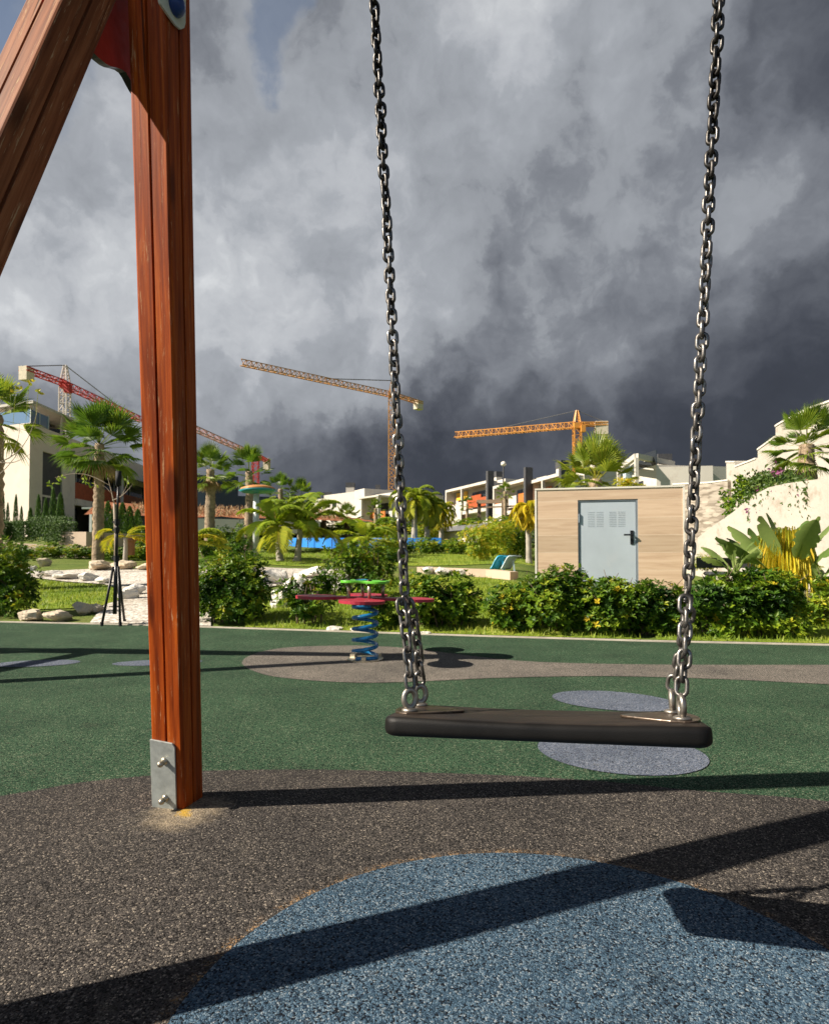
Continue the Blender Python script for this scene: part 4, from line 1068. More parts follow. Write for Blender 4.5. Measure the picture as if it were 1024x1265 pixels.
BUSH = [
 # low hedge behind the left palm
 (30, 17.8, 60, 24, 'green', 'low green bush at left below the clipped hedges'), (76, 17.6, 52, 24, 'green', 'low green bush left of the tall palm trunk'), (104, 17.4, 44, 22, 'green', 'low green bush touching the tall palm trunk'),
 (150, 17.0, 50, 24, 'green', 'low green bush right of the tall palm trunk'), (182, 17.5, 48, 28, 'green', 'low green bush beside the timber post'), (258, 17, 50, 34, 'green', 'green bush right of the timber post under the slim palm'),
 (290, 19, 44, 30, 'dark', 'dark bush between the slim palm and the lamp pole'), (276, 22, 44, 40, 'dark', 'dark tall bush behind the slim palm'), (336, 22, 40, 36, 'green', 'round green bush right of the lamp pole'),
 (300, 24, 30, 44, 'dark', 'dark upright bush by the low building'), (402, 23.5, 46, 7, 'green', 'low bush in front of the pool wall at its left end'), (436, 23.5, 44, 7, 'green', 'low bush in front of the middle of the pool wall'), (372, 23, 36, 7, 'green', 'low bush behind the arching palm base'),
 (474, 22.5, 46, 20, 'lime', 'yellow green bush left of the left chain'), (500, 20, 50, 30, 'green', 'green bush at the left chain in front of the queen palms'), (446, 15.5, 44, 22, 'dark', 'dark bush below the low yellow palm'), (480, 14.5, 40, 24, 'dark', 'dark bush behind the left chain'),
 (540, 19, 48, 26, 'green', 'green bush in the row behind the low tan wall, left'), (574, 18.5, 46, 25, 'green', 'green bush in the row behind the low tan wall, middle'), (600, 18, 46, 26, 'dark', 'dark bush in the row behind the loungers'),
 (592, 15, 50, 48, 'lime', 'bright yellow green bush left of the tiled shed'), (620, 16.5, 54, 54, 'lime', 'tall yellow green bush close to the tiled shed'), (640, 17, 44, 44, 'green', 'green bush against the left wall of the shed'), (606, 22, 56, 36, 'lime', 'loose yellow green bush below the terraced houses'),
 (560, 42, 60, 24, 'green', 'green bush left below the terraced houses'), (640, 40, 60, 34, 'green', 'green bush right below the terraced houses'), (600, 50, 70, 22, 'green', 'green bush under the middle terraced house'),
 (500, 46, 60, 26, 'green', 'distant green bush between the white house and the terraces'), (446, 50, 60, 20, 'green', 'distant green bush below the white house'), (400, 44, 60, 24, 'green', 'distant green bush below the left end of the white house'), (360, 40, 60, 26, 'dark', 'distant dark bush behind the pool wall'), (330, 36, 50, 30, 'dark', 'distant dark bush left of the pool wall'),
 (470, 36, 40, 22, 'lime', 'yellow green bush beside the pool wall end'), (530, 38, 50, 22, 'lime', 'yellow green bush under the queen palms'),
 (990, 9.4, 40, 30, 'lime', 'yellow green bush at the foot of the white retaining wall'), (925, 9.9, 44, 40, 'gold', 'golden bush behind the paddle plants'), (872, 10.4, 26, 22, 'lime', 'low lime bush near the right chain by the white wall'),
 (775, 11.5, 40, 24, 'gold', 'golden bush peeking over the shed roof'),
]
for px, d, pw, ph, kd, lab in BUSH:
    b_ = None
    if px == 775: b_ = 612
    if px in (925, 872, 990): b_ = {925: 700, 872: 706, 990: 722}[px]
    bush(px, d, pw, ph, lab, kd, base_py=b_)

# cypresses and clipped hedges by the villa
def cypress(px, d, pw, top_py, base_py, label, first=[None]):
    p = P(px, base_py, d); w, h = 1.45*pw/F*d, (base_py-top_py)/F*d
    if first[0] is None:
        mb = MB(); r = random.Random(3)
        for i in range(1100):
            t = r.random()**1.1; a = r.uniform(0, 6.28); rad = .5*min(1, (t/.10)**.5)*(1-t)**.55*(1+.2*noise.noise(V((math.cos(a)*2, math.sin(a)*2, t*9))))*r.uniform(.7, 1.05)
            q = V((rad*math.cos(a), rad*math.sin(a), t)); dd = V((math.cos(a)*.35, math.sin(a)*.35, 1)).normalized()
            mb.t = max(0, min(1, .4+r.gauss(0, .2))); s = V((-math.sin(a), math.cos(a), 0))*.07
            mb.add([q-s*.6-V((0, 0, .012)), q+s*.6-V((0, 0, .012)), q+V((math.cos(a)*.05, math.sin(a)*.05, .05))], [(0, 1, 2)])
        o = mb.build('foliage', M['cypress']); first[0] = o
    else:
        o = first[0].copy(); COL.objects.link(o)
    root = thing('cypress', label, 'cypress', p, 'slim cypresses by the left villa'); o.parent = root; o.location = (0, 0, 0); o.scale = (w, w, h); o.rotation_euler = (0, 0, px*1.3)
    return root
CYP = [(2, 24, 7, 605, 664, 'cypress at the very left picture edge'), (9, 24, 5, 622, 664, 'short cypress second from the left picture edge'), (19, 24, 6, 612, 664, 'slim cypress before the bright villa wall'), (26, 24, 5, 626, 664, 'smallest cypress before the bright villa wall'),
 (37, 23, 8, 628, 662, 'squat cypress at the villa corner'), (47, 23, 8, 612, 662, 'cypress left of the dark villa window'), (56, 23, 8, 616, 662, 'cypress under the left side of the dark villa window'), (65, 23, 9, 604, 662, 'tall cypress under the middle of the dark villa window'), (74, 23, 11, 610, 662, 'widest cypress under the right side of the dark villa window'),
 (133, 26, 12, 620, 658, 'cypress right of the tall palm trunk'), (142, 26, 12, 624, 658, 'cypress behind the black tripod column'), (151, 27, 13, 622, 660, 'cypress in the dense row left of the timber post'), (160, 27, 12, 626, 660, 'cypress near the end of the dense row'), (170, 28, 12, 630, 662, 'last cypress of the dense row touching the timber post')]
for px, d, pw, tp, bp, lab in CYP: cypress(px, d, pw, tp, bp, lab)
def clipped(px0, px1, d, top_py, base_py, label, seed):
    r = random.Random(seed); a, b = P(px0, base_py, d), P(px1, base_py, d-.3); h = (base_py-top_py)/F*d; mb = MB(); ax = (b-a); L = ax.length; ax.normalize(); n_ = V((-ax.y, ax.x, 0)); dp = .6
    for i in range(2600):
        u, v, w = r.random(), r.random(), r.random(); f = r.choice('fftse')
        if f == 'f': w = 0
        elif f == 't': v = 1
        elif f == 's': u = round(u)
        j = V((r.gauss(0, .025), r.gauss(0, .025), r.gauss(0, .025)))
        q = a + ax*u*L + n_*w*dp + V((0, 0, v*h)) + j; mb.t = max(0, min(1, .42+r.gauss(0, .18)))
        dd = (rnd_dir(r)+V((0, 0, .6))-n_*.3).normalized(); leafquad(mb, q, dd, -n_, .075, .035)
    root = thing('clipped_hedge', label, 'hedge', a, 'box cut hedges by the left villa')
    c = MB(); c.bar((a+b)/2+n_*.3+V((0, 0, .02)), (a+b)/2+n_*.3+V((0, 0, h*.9)), .06); c.build('stem', M['bark'], root)
    mb.build('foliage', M['cypress'], root)
clipped(-4, 5, 21.6, 647, 666, 'low box cut hedge at the very left edge', 1); clipped(8, 28, 21.6, 646, 669, 'narrow box cut hedge before the bright villa wall', 2); clipped(34, 75, 21.4, 640, 668, 'long box cut hedge below the dark villa window', 3); clipped(55, 76, 20.6, 646, 670, 'box cut hedge in front of the long one', 4)

# ------------------------------------------------------------------ bare sapling at left
def branches(root, segs, mat, name='branch'):
    for pts, r0 in segs:
        mb = MB(); n = len(pts); mb.tube(pts, [r0*(1-.75*i/(n-1)) for i in range(n)], 6); mb.build(name, mat, root, smooth=True)
def curve(p, q, bow, n=8): return [p.lerp(q, i/n) + bow*math.sin(math.pi*i/n) for i in range(n+1)]
q = TG(-30, 9.0); tr1 = thing('bare_tree', 'bare twiggy young tree reaching in at the left picture edge', 'tree', q)
b0 = P(-25, 600, 9)
mb = MB(); mb.tube([q, P(-28, 650, 9), b0], [.035, .03, .02], 8); mb.build('trunk', M['twig'], tr1, smooth=True)
branches(tr1, [(curve(b0, P(32, 545, 9), V((0, 0, -.12))), .010), (curve(P(-8, 574, 9), P(47, 505, 9), V((.1, 0, -.15))), .009), (curve(P(0, 571, 9), P(38, 560, 9), V((0, 0, -.06))), .008), (curve(P(12, 566, 9), P(24, 520, 9), V((.05, 0, 0))), .006), (curve(P(2, 568, 9), P(10, 528, 9), V((-.03, 0, 0))), .005)], M['twig'])
mb = MB(); r = random.Random(4)
for px, py in ((20, 478), (27, 480), (36, 473), (41, 471), (47, 483), (50, 486), (16, 484), (24, 474)):
    for k in range(2):
        d_ = rnd_dir(r); mb.t = r.uniform(.6, .95); leafquad(mb, P(px, py, 9)-d_*.03, d_, V((0, -1, .3)), .085, .05)
for px, py in ((20, 478), (36, 473), (47, 484)): mb.bar(P(px, py, 9), P(px-4, py+46, 9), .004)
mb.build('leaves', M['lime_leaf'], tr1)
q = TG(143, 12.5); tr2 = thing('bare_sapling', 'pale leaning sapling with bare branches behind the black tripod', 'tree', q)
t0 = P(141, 622, 12.5); mb = MB(); mb.tube([q, P(143, 660, 12.5), t0], [.035, .03, .024], 8); mb.build('trunk', M['twig'], tr2, smooth=True)
branches(tr2, [(curve(t0, P(133, 590, 12.5), V((0, 0, .02))), .014), (curve(P(139, 618, 12.5), P(164, 598, 12.5), V((0, 0, -.06))), .012), (curve(P(136, 600, 12.5), P(68, 590, 12.5), V((0, 0, .16))), .009), (curve(P(150, 612, 12.5), P(158, 588, 12.5), V((.04, 0, 0))), .007), (curve(P(136, 608, 12.5), P(126, 600, 12.5), V((0, 0, .03))), .006)], M['twig'])
mb = MB()
for k in range(30):
    px, py = r.choice([(66, 596), (72, 592), (62, 598), (76, 590), (104, 594), (108, 598), (102, 588), (118, 600), (160, 596)]); d_ = rnd_dir(r); mb.t = r.uniform(.1, .6); leafquad(mb, P(px+r.uniform(-3, 3), py+r.uniform(-2, 2), 12.5), d_, V((0, -1, .3)), .10, .045)
mb.build('leaves', M['lime_leaf'], tr2)

# ------------------------------------------------------------------ villa at left
def frame_box(mb, O, U, W, u0, u1, w0, w1, z0, z1):
    """box in a local frame (O origin, U and W horizontal unit axes)"""
    vs = [O+U*u+W*w+V((0, 0, z)) for u in (u0, u1) for w in (w0, w1) for z in (z0, z1)]
    mb.add(vs, [(0, 1, 3, 2), (4, 6, 7, 5), (0, 4, 5, 1), (2, 3, 7, 6), (0, 2, 6, 4), (1, 5, 7, 3)])
vd = 42.0
O = P(34.5, HOR, vd); O.z = 0; U = V((-.036, 1, 0)).normalized(); W = V((-.93, .36, 0)).normalized()   # U: back along the shaded side, W: left along the front
villa = thing('white_villa', 'two storey cream villa at left with roof terrace and rust red balcony', 'house', O+V((0, 0, 2.2)))
zr = lambda py, d: CAMZ + ray(0, py).z*d
upx = lambda px: (-O.x*F/(512-px))-vd
z_top = zr(522, vd); zg = 1.6
mb = MB()
u1, u2 = upx(52), upx(78); u3 = upx(95); u4 = 32
zw1, zw0 = zr(560, 44.5), 2.5
frame_box(mb, O, U, W, 0, u1, 0, .3, zg, z_top); frame_box(mb, O, U, W, u1, u2, 0, .3, zw1, z_top); frame_box(mb, O, U, W, u2, u3, 0, .3, zg, z_top)
zb1, zb0 = zr(569, 48), zr(616, 48)              # balcony opening
zs0 = zr(624, 48)
frame_box(mb, O, U, W, u3, u4, 0, .3, zb1, z_top); frame_box(mb, O, U, W, u3, u4, -.25, .3, zs0, zb0)
ug = upx(117); frame_box(mb, O, U, W, ug, u4, 0, .3, zg, zs0)
frame_box(mb, O, U, W, u3+8.2, u3+8.7, 0, .3, zb0, zb1)
frame_box(mb, O, U, W, 0, .3, .3, 16, zg, z_top); frame_box(mb, O, U, W, .3, u4, 12, 12.3, zg, z_top)
frame_box(mb, O, U, W, .3, u4, .3, 12, z_top-.5, z_top-.3); frame_box(mb, O, U, W, u3, u4, 3.0, 3.2, zg, z_top-.5)
mb.build('wall', M['cream'], villa)
mb = MB(); frame_box(mb, O, U, W, u3, u4, .3, 3, zb0-.02, zb0+.02); mb.build('balcony_floor', M['cream'], villa)
mb = MB(); frame_box(mb, O, U, W, u1, u2, .15, .25, 5.45, zw1); frame_box(mb, O, U, W, u1, u2, .15, .25, 2.4, 5.3); mb.build('window', M['shadegrey'], villa)
mb = MB(); frame_box(mb, O, U, W, u1, u2, .12, .28, 5.3, 5.45); mb.build('window_bar', M['cream'], villa)
for a, b, mt_ in ((u3+.05, u3+8.15, 'redpanel'), (u3+8.75, u3+18, 'redpanel')):
    mb = MB(); frame_box(mb, O, U, W, a, b, .1, .18, zb0+.05, zb0+1.35); mb.build('balcony_panel', M[mt_], villa)
mb = MB(); frame_box(mb, O, U, W, u3+.3, u4-.3, 2.8, 2.95, zb0+.05, zb1+.2); mb.build('window', M['glass'], villa)
mb = MB(); frame_box(mb, O, U, W, u3+.05, ug-.05, 1.6, 1.75, zg, zs0); mb.build('garage_shade_panel', M['dark_int'], villa)  # dark panel stands in for the shade inside the open garage
mb = MB(); frame_box(mb, O, U, W, .05, 2.4, .05, .10, z_top+.02, z_top+.95); frame_box(mb, O, U, W, .05, .10, .12, 9, z_top+.02, z_top+1.0); mb.build('balustrade', M['glass_blue'], villa)
zc = zr(497, 43)
mb = MB(); frame_box(mb, O, U, W, .4, 8.5, .1, 6.0, zc-.18, zc); mb.build('canopy', M['white'], villa)
for u, w in ((.8, .3), (.8, 3.2), (.8, 5.8), (4.4, .3), (8.2, .3)): mb = MB(); frame_box(mb, O, U, W, u, u+.16, w, w+.16, z_top, zc-.18); mb.build('canopy_post', M['white'], villa)
mb = MB(); frame_box(mb, O, U, W, 4.6, 8.0, 2.6, 6, z_top-.3, zc-.4); mb.build('stair_house', M['glass'], villa)
for k in range(1, 7):
    mb = MB(); uu = u3+.3+(u4-u3-.6)*k/7; frame_box(mb, O, U, W, uu, uu+.09, 2.70, 2.79, zb0+.05, zb1+.2); mb.build('mullion', M['white_metal'], villa)
for k in range(3):
    mb = MB(); frame_box(mb, O, U, W, .02+1.1*k, .08+1.1*k, -.01, .05, z_top+.02, z_top+1.02); mb.build('rail_post', M['white_metal'], villa)
# street lamp by the garage
q = P(112.5, 658, 40); lamp = thing('street_lamp', 'white L shaped lamp before the dark garage of the villa', 'street lamp', q)
mb = MB(); zt = zr(629, 40); mb.bar(q, V((q.x, q.y, zt)), .16); mb.build('pole', M['white_metal'], lamp); mb = MB(); mb.bar(V((q.x+.08, q.y, zt+.06)), V((q.x-.55, q.y-.1, zt+.06)), .2, .12); mb.build('lamp_head', M['white_metal'], lamp)
q = P(162, 686, 15.8); bl = thing('bollard_light', 'short terracotta bollard light among low bushes left of the timber post', 'bollard', q); mb = MB(); mb.lathe([(.09, 0), (.09, .34), (.12, .36), (.12, .42), (.05, .45)], q, 14); mb.build('body', M['terracotta'], bl)

# ------------------------------------------------------------------ low building and mulch bank right of the timber post
def local(px, d, yaw):
    o = TG(px, d); o.z = 0; a = R(yaw); return o, V((math.cos(a), math.sin(a), 0)), V((-math.sin(a), math.cos(a), 0))
O2, U2, W2 = local(205, 33, 22)
lowb = thing('garage_block', 'low white garage block with dark openings below a rust red bank', 'building', O2+V((0, 0, 1.4)))
mb = MB(); zt = zr(641, 34)
frame_box(mb, O2, U2, W2, 0, 8.5, 0, 4, zt-.75, zt); 
for a, b in ((0, .5), (2.0, 2.4), (4.2, 4.6), (8.0, 8.5)): frame_box(mb, O2, U2, W2, a, b, .1, 4, .8, zt-.75)
mb.build('wall', M['cream'], lowb); mb = MB(); frame_box(mb, O2, U2, W2, .5, 8.0, 2.4, 2.6, .8, zt-.75); mb.build('opening', M['dark_int'], lowb)
mb = MB(); rr = random.Random(8); bk = []
nb = 14
for j in range(9):
    for i in range(nb+1):
        u = -4+16*i/nb; w = .3+j*1.0; bk.append(O2+U2*u+W2*w+V((0, 0, zt+.05+j*.17*(1-.35*i/nb)+.12*rr.random())))
mb.add(bk, [(j*(nb+1)+i, j*(nb+1)+i+1, (j+1)*(nb+1)+i+1, (j+1)*(nb+1)+i) for j in range(8) for i in range(nb)])
struct(mb.build('mulch_bank', M['mulch'], smooth=True))
dg = thing('dry_shrubs', 'dry rusty shrubs and straw on the bank right of the timber post', 'shrub', O2+V((0, 0, zt)))
mb = MB()
for i in range(1700):
    u, w = rr.uniform(-2, 10.5), rr.uniform(.4, 8); b = O2+U2*u+W2*w+V((0, 0, zt+.05+w*.15)); d_ = (rnd_dir(rr)+V((0, 0, 1.2))).normalized(); mb.t = rr.random(); leafquad(mb, b, d_, V((0, -1, 0)), rr.uniform(.15, .42), .06)
mb.build('twigs', M['dry'], dg)
# upper white house behind those palms
O3, U3, W3 = local(196, 56, 18)
uh = thing('upper_house', 'white house half hidden behind the palms right of the timber post', 'house', O3+V((0, 0, 3)))
mb = MB(); zt = zr(594, 56); frame_box(mb, O3, U3, W3, 0, 7, 0, 7, 3, zt+.7); frame_box(mb, O3, U3, W3, 7, 11.5, .6, 7, 3, zt-1.1); mb.build('wall', M['cream'], uh); frame_box(mb, O3, U3, W3, 2.0, 4, -.04, .1, zt-2.2, zt-.8); mb.build('window', M['glass'], uh); mb = MB(); frame_box(mb, O3, U3, W3, 8, 10, .56, .7, zt-3, zt-1.6); mb.build('window', M['glass'], uh)

# ------------------------------------------------------------------ disc headed lamp post
q = TG(316, 17.0); dl = thing('disc_lamp', 'pale post with a flat teal and copper disc head', 'lamp post', q)
zt = zr(609, 17)
mb = MB(); mb.tube([q-V((0, 0, .05)), V((q.x, q.y, zt))], .085, 14); mb.build('pole', M['white_metal'], dl, smooth=True)
xh = ray(318, HOR).x*17
hd = V((xh, 17, zt)); tm = Matrix.Rotation(R(-2), 3, 'Y')
mb = MB(); mb.lathe([(.12, -.02), (.42, .02), (.52, .075), (.50, .09)], hd, 28, tm); hh = mb.build('lamp_head', M['teal'], dl, smooth=True)
mb = MB(); mb.lathe([(.50, .091), (.45, .15), (.28, .20), (.02, .215)], hd, 28, tm); mb.build('lamp_cover', M['copper'], hh, smooth=True)

# ------------------------------------------------------------------ pool wall
pw_ = thing('pool_wall', 'long bright blue pool wall beyond the far lawn', 'pool', TG(430, 31))
a, b = TG(330, 34), TG(545, 29.5); mb = MB(); n = 14; pl = []
for i in range(n+1):
    t = i/n; c = a.lerp(b, t) + V((0, -1.2*math.sin(math.pi*t), 0)); zt = CAMZ+ray(0, 664.5).z*c.y; zb = CAMZ+ray(0, 679.5).z*c.y; pl.append((c, zb, zt))
for (c0, zb0_, zt0), (c1, zb1_, zt1) in zip(pl, pl[1:]):
    th = V((0, .35, 0)); vs = [V((c.x, c.y, z))+o for o in (V((0, 0, 0)), th) for c, z in ((c0, zb0_), (c1, zb1_), (c1, zt1), (c0, zt0))]
    mb.add(vs, [(0, 1, 2, 3), (7, 6, 5, 4), (2, 6, 7, 3), (0, 4, 5, 1)])
mb.build('blue_wall', M['pool'], pw_)
mb = MB()
for (c0, zb0_, zt0), (c1, zb1_, zt1) in zip(pl, pl[1:]): mb.bar(V((c0.x, c0.y-.1, zb0_-.12)), V((c1.x, c1.y-.1, zb1_-.12)), .5, .22)
mb.build('white_base', M['white'], pw_)
for c, zb, zt in pl[::2]: mb = MB(); mb.bar(V((c.x, c.y-.3, zb-.2)), V((c.x, c.y-.3, zt+.15)), .035); mb.build('fence_post', M['shadegrey'], pw_)

# ------------------------------------------------------------------ white house (middle)
def px_frame(pxa, da, pxb, db):
    a, b = P(pxa, HOR, da), P(pxb, HOR, db); a.z = b.z = 0; u = (b-a); L = u.length; u.normalize(); return a, u, V((-u.y, u.x, 0)), L
def block(mb, pxa, da, pxb, db, py_top_a, depth, zlow, roofslope=0.0):
    a, u, w, L = px_frame(pxa, da, pxb, db); zt = zr(py_top_a, da); frame_box(mb, a, u, w, 0, L, 0, depth, zlow, zt); return a, u, w, L, zt
wh = thing('white_house', 'white flat roofed house with dark chimney in the distance left of the chain', 'house', TG(430, 68))
mb = MB(); zl = 3.0
block(mb, 380, 72, 438, 66, 618, 6, zl); A1 = block(mb, 400, 69, 439, 65, 612, 6.2, zl); A2 = block(mb, 437.5, 64.6, 450, 62.6, 606, 7, zl); A3 = block(mb, 451, 64.5, 492, 60, 613, 6, zl)
mb.build('wall', M['white'], wh)
def on(Ab, u0, u1, zlo, zhi, off=-.05, th=.12):
    m = MB(); frame_box(m, Ab[0], Ab[1], Ab[2], u0, u1, off, off+th, zlo, zhi); return m
on(A1, 1.6, 2.3, zr(626, 67), zr(618, 67)).build('window', M['glass'], wh); on(A3, .4, 1.2, 5.0, zr(630, 63)).build('window', M['glass'], wh)
m_ = on(A3, 1.6, 4.2, zr(648, 62), zr(622, 62)); m_.build('opening', M['dark_int'], wh)
on(A3, 1.6, 4.2, zr(640, 62), zr(632, 62), -.5).build('balcony_panel', M['orange'], wh)
m_ = MB(); a, u, w, L, zt = A3
for uu in (1.3, 4.2): frame_box(m_, a, u, w, uu, uu+.35, -1.6, -1.25, 3.2, zr(616, 62))
frame_box(m_, a, u, w, 1.1, 4.8, -1.7, -.05, zr(616, 62), zr(614, 62)); m_.build('pergola', M['white'], wh)
m_ = MB(); c = P(431, 607, 66); m_.box(c+V((0, 1.5, .1)), (.9, .9, 1.0)); ch_ = m_.build('chimney', M['white'], wh); m_ = MB(); m_.box(c+V((0, 1.5, .85)), (.95, .95, .5)); m_.build('chimney_cap', M['shadegrey'], ch_)
m_ = MB(); c = P(466, 606, 63); m_.box(c+V((0, 1, -.3)), (.5, .5, 2.0)); m_.build('chimney', M['shadegrey'], wh); m_ = MB(); c = P(402, 613, 69); m_.box(c+V((0, 1.5, .2)), (1.0, .6, .8)); m_.build('chimney', M['shadegrey'], wh)

# ------------------------------------------------------------------ terraced houses
def terrace(pxa, da, pxb, db, pyt, pyb, label, pal, seed):
    a, u, w, L = px_frame(pxa, da, pxb, db); zt, zb = zr(pyt, (da+db)/2), zr(pyb, (da+db)/2); root = thing('terraced_house', label, 'house', a+V((0, 0, zb)), 'white terraced houses on the hillside')
    f = .30; zm = zb+(zt-zb)*.50
    mb = MB()
    frame_box(mb, a, u, w, 0, f, -.1, 1.2, zb-2, zt); frame_box(mb, a, u, w, L-f, L, -.1, 1.2, zb-2, zt); frame_box(mb, a, u, w, f, L-f, -.1, 1.2, zt-f, zt)
    frame_box(mb, a, u, w, L*.40, L*.40+f*.8, -.1, .2, zb, zt-f)
    mb.build('frame', M['white'], root)
    mb = MB(); frame_box(mb, a, u, w, f, L-f, 1.2, 2.4, zb-2, zt-.15); frame_box(mb, a, u, w, f, L*.40, -.05, .1, zb-2, zb+(zt-zb)*.34); frame_box(mb, a, u, w, L*.40+f, L-f, -.05, 1.2, zb-.3, zb+.1)
    frame_box(mb, a, u, w, .2, L-.2, 2.4, 9, zb-2, zt+.35); mb.build('wall', M['white'], root)
    for (x0, x1, q0, q1, mt_, off) in pal:
        m = MB(); frame_box(m, a, u, w, L*x0, L*x1, off, off+.12, zb+(zt-zb)*q0, zb+(zt-zb)*q1); m.build('balcony_panel', M[mt_], root)
    m = MB(); frame_box(m, a, u, w, L*.46, L*.90, 1.12, 1.19, zb+.3, zb+(zt-zb)*.75); m.build('window', M['glass'], root)
    m = MB(); frame_box(m, a, u, w, L*1.0+.08, L*1.0+.50, -.3, .5, zb-1.2, zt+1.0); m.build('chimney', M['shadegrey'], root)
    return root, (a, u, w, L, zb, zt)
t1, D1 = terrace(551, 78, 603, 68, 600, 632, 'leftmost white terraced house with orange and yellow balcony panels', [(.05, .38, .0, .36, 'orange', .12), (.10, .36, .55, .85, 'yellowpanel', .95), (.48, .70, .34, .62, 'redpanel', .9), (.5, .95, .12, .45, 'redpanel', .2)], 1)
t2, D2 = terrace(610, 67, 650, 60, 596, 632, 'middle white terraced house with rust red balcony', [(.05, .36, .10, .42, 'redpanel', .12), (.06, .25, .10, .42, 'orange', .05), (.55, .95, .25, .6, 'orange', .9)], 2)
t3, D3 = terrace(656, 60, 694, 54, 589, 634, 'right white terraced house next to the large fan palm', [(.05, .40, .40, .78, 'orange', .9), (.1, .40, .05, .30, 'yellowpanel', .8), (.5, .95, .2, .55, 'redpanel', .3)], 3)
for t_, D, off in ((t1, D1, .35), (t2, D2, .7), (t3, D3, .5)):
    a, u, w, L, zb, zt = D
    m = MB(); frame_box(m, a, u, w, L*off-.4, L*off+.4, 5, 5.8, zt+.3, zt+1.5); cc = m.build('roof_vent', M['white'], t_); m = MB(); frame_box(m, a, u, w, L*off-.45, L*off+.45, 4.95, 5.85, zt+1.5, zt+2.2); m.build('vent_cap', M['shadegrey'], cc)
wallrun('terrace_wall', [(548, 60), (600, 55), (660, 48)], [648, 645, 640], .4, 'white', 'white terrace wall below the terraced houses')
pg = thing('timber_pergola', 'brown pergola in front of the terraced houses', 'pergola', P(592, 645, 52)); m = MB()
for x, y in ((592, 52), (622, 50)):
    c = P(x, 650, y); m.bar(c-V((0, 0, 1)), V((c.x, c.y, zr(621, y))), .28)
m.bar(P(590, 620, 52), P(626, 619, 50), .3, .3); m.bar(P(596, 627, 51.5), P(660, 624, 49), .12, .12); m.build('posts', M['bark'], pg)
sl_ = P(621, 640, 58); g1 = thing('globe_lamp', 'thin mast with a small round lamp above the terraced houses', 'street lamp', sl_); m = MB(); m.tube([sl_, P(622, 575, 58)], .07, 6); m.build('pole', M['shadegrey'], g1); m = MB(); m.lathe([(.05, -.25), (.24, -.12), (.27, 0), (.2, .18), (.03, .25)], P(622, 573, 58), 12); m.build('globe', M['trim'], g1, smooth=True)
# low building with grey roof
lb_ = thing('pool_house', 'low cream building with a flat grey roof beyond the hedge', 'building', TG(570, 38)); m = MB()
a, u, w, L = px_frame(530, 40, 607, 34); zt = zr(656, 37); frame_box(m, a, u, w, .2, L-.2, .2, 4.8, .9, zt); frame_box(m, a, u, w, L*.62, L*.85, -.1, .15, .9, zt-.1); m.build('wall', M['cream'], lb_); m = MB(); frame_box(m, a, u, w, -.3, L+.2, -.4, 5.2, zt, zt+.28); m.build('roof', M['roof'], lb_); m = MB(); frame_box(m, a, u, w, .4, 1.5, .12, .18, 1, zt-.3); m.build('door', M['shadegrey'], lb_)
# chair backs / slides
for px, mt_, lab in ((613, 'cyan', 'turquoise curved plastic chair behind the low tan wall'), (626, 'pale_plastic', 'pale curved plastic chair right of the turquoise one')):
    q = P(px, 705.5, 11.6); ch_ = thing('plastic_chair', lab, 'chair', q, 'curved plastic chairs'); m = MB(); prof = []
    for i in range(13):
        t = i/12; x = -.20+.36*t; z = .03+.24*math.sin(min(1, t*1.15)*math.pi*.55)**1.3; prof.append((x, z))
    vs = [q+V((x*.6+.20*k, -.05+.14*k, z+dz)) for k in (0, 1) for dz in (0, .03) for x, z in prof]; n = 13
    fs = []
    for i in range(n-1): fs += [(i, i+1, 2*n+i+1, 2*n+i), (n+i, 3*n+i, 3*n+i+1, n+i+1), (i, n+i, n+i+1, i+1), (2*n+i, 2*n+i+1, 3*n+i+1, 3*n+i)]
    fs += [(0, 2*n, 3*n, n), (n-1, 2*n-1, 4*n-1, 3*n-1)]
    m.add(vs, fs); m.build('shell', M[mt_], ch_, smooth=True)
    for a_, b_ in ((V((.12, 0, .2)), V((.16, 0, -.14))), (V((-.08, 0, .05)), V((-.08, 0, -.14)))): m = MB(); m.bar(q+a_, q+b_, .03); m.build('leg', M[mt_], ch_)

# ------------------------------------------------------------------ right side: house, stone wall, retaining walls
rh = thing('pergola_house', 'white house with roof pergola and dark chimney behind the shed', 'house', TG(820, 40)); m = MB()
rd_ = 40
Bm = block(m, 812, 37.6, 882, 37.0, 577, 8, .5); Bf = block(m, 782, 40.5, 812, 37.6, 582.5, 8, .5); m.build('wall', M['white'], rh)
a, u, w, L, zt = Bf
m = MB(); C0, C1, C2 = P(786, 563.5, 37), P(831, 573, 37*128.5/119), P(764, 580, 37*128.5/112); e1, e2 = C1-C0, C2-C0
for p, q in ((C0, C1), (C2, C2+e1), (C0, C2), (C1, C1+e2)): m.bar(p, q, .26, .32)
for k in range(1, 6): m.bar(C0+e1*k/6+V((0, 0, .06)), C0+e1*k/6+e2+V((0, 0, .06)), .10, .14)
m.build('pergola', M['white'], rh)
for c in (C0, C2, C1): m = MB(); m.bar(V((c.x, c.y, .5)), V((c.x, c.y, c.z-.1)), .2); m.build('pergola_post', M['white'], rh)
m = MB(); frame_box(m, a, u, w, .3, L-.1, .05, .10, zt+.01, zt+.95); m.build('balustrade', M['glass'], rh)
m = MB(); frame_box(m, a, u, w, .4, 1.4, -.05, .1, zt-2.1, zt-.8); m.build('window', M['glass'], rh); m = MB(); frame_box(m, a, u, w, -.7, -.3, -.3, .3, .5, zt+.6); m.build('column', M['pale_plastic'], rh); m = MB(); frame_box(m, a, u, w, -1.5, -.75, .5, 1.2, .5, zt-.6); m.build('shutter', M['shadegrey'], rh)
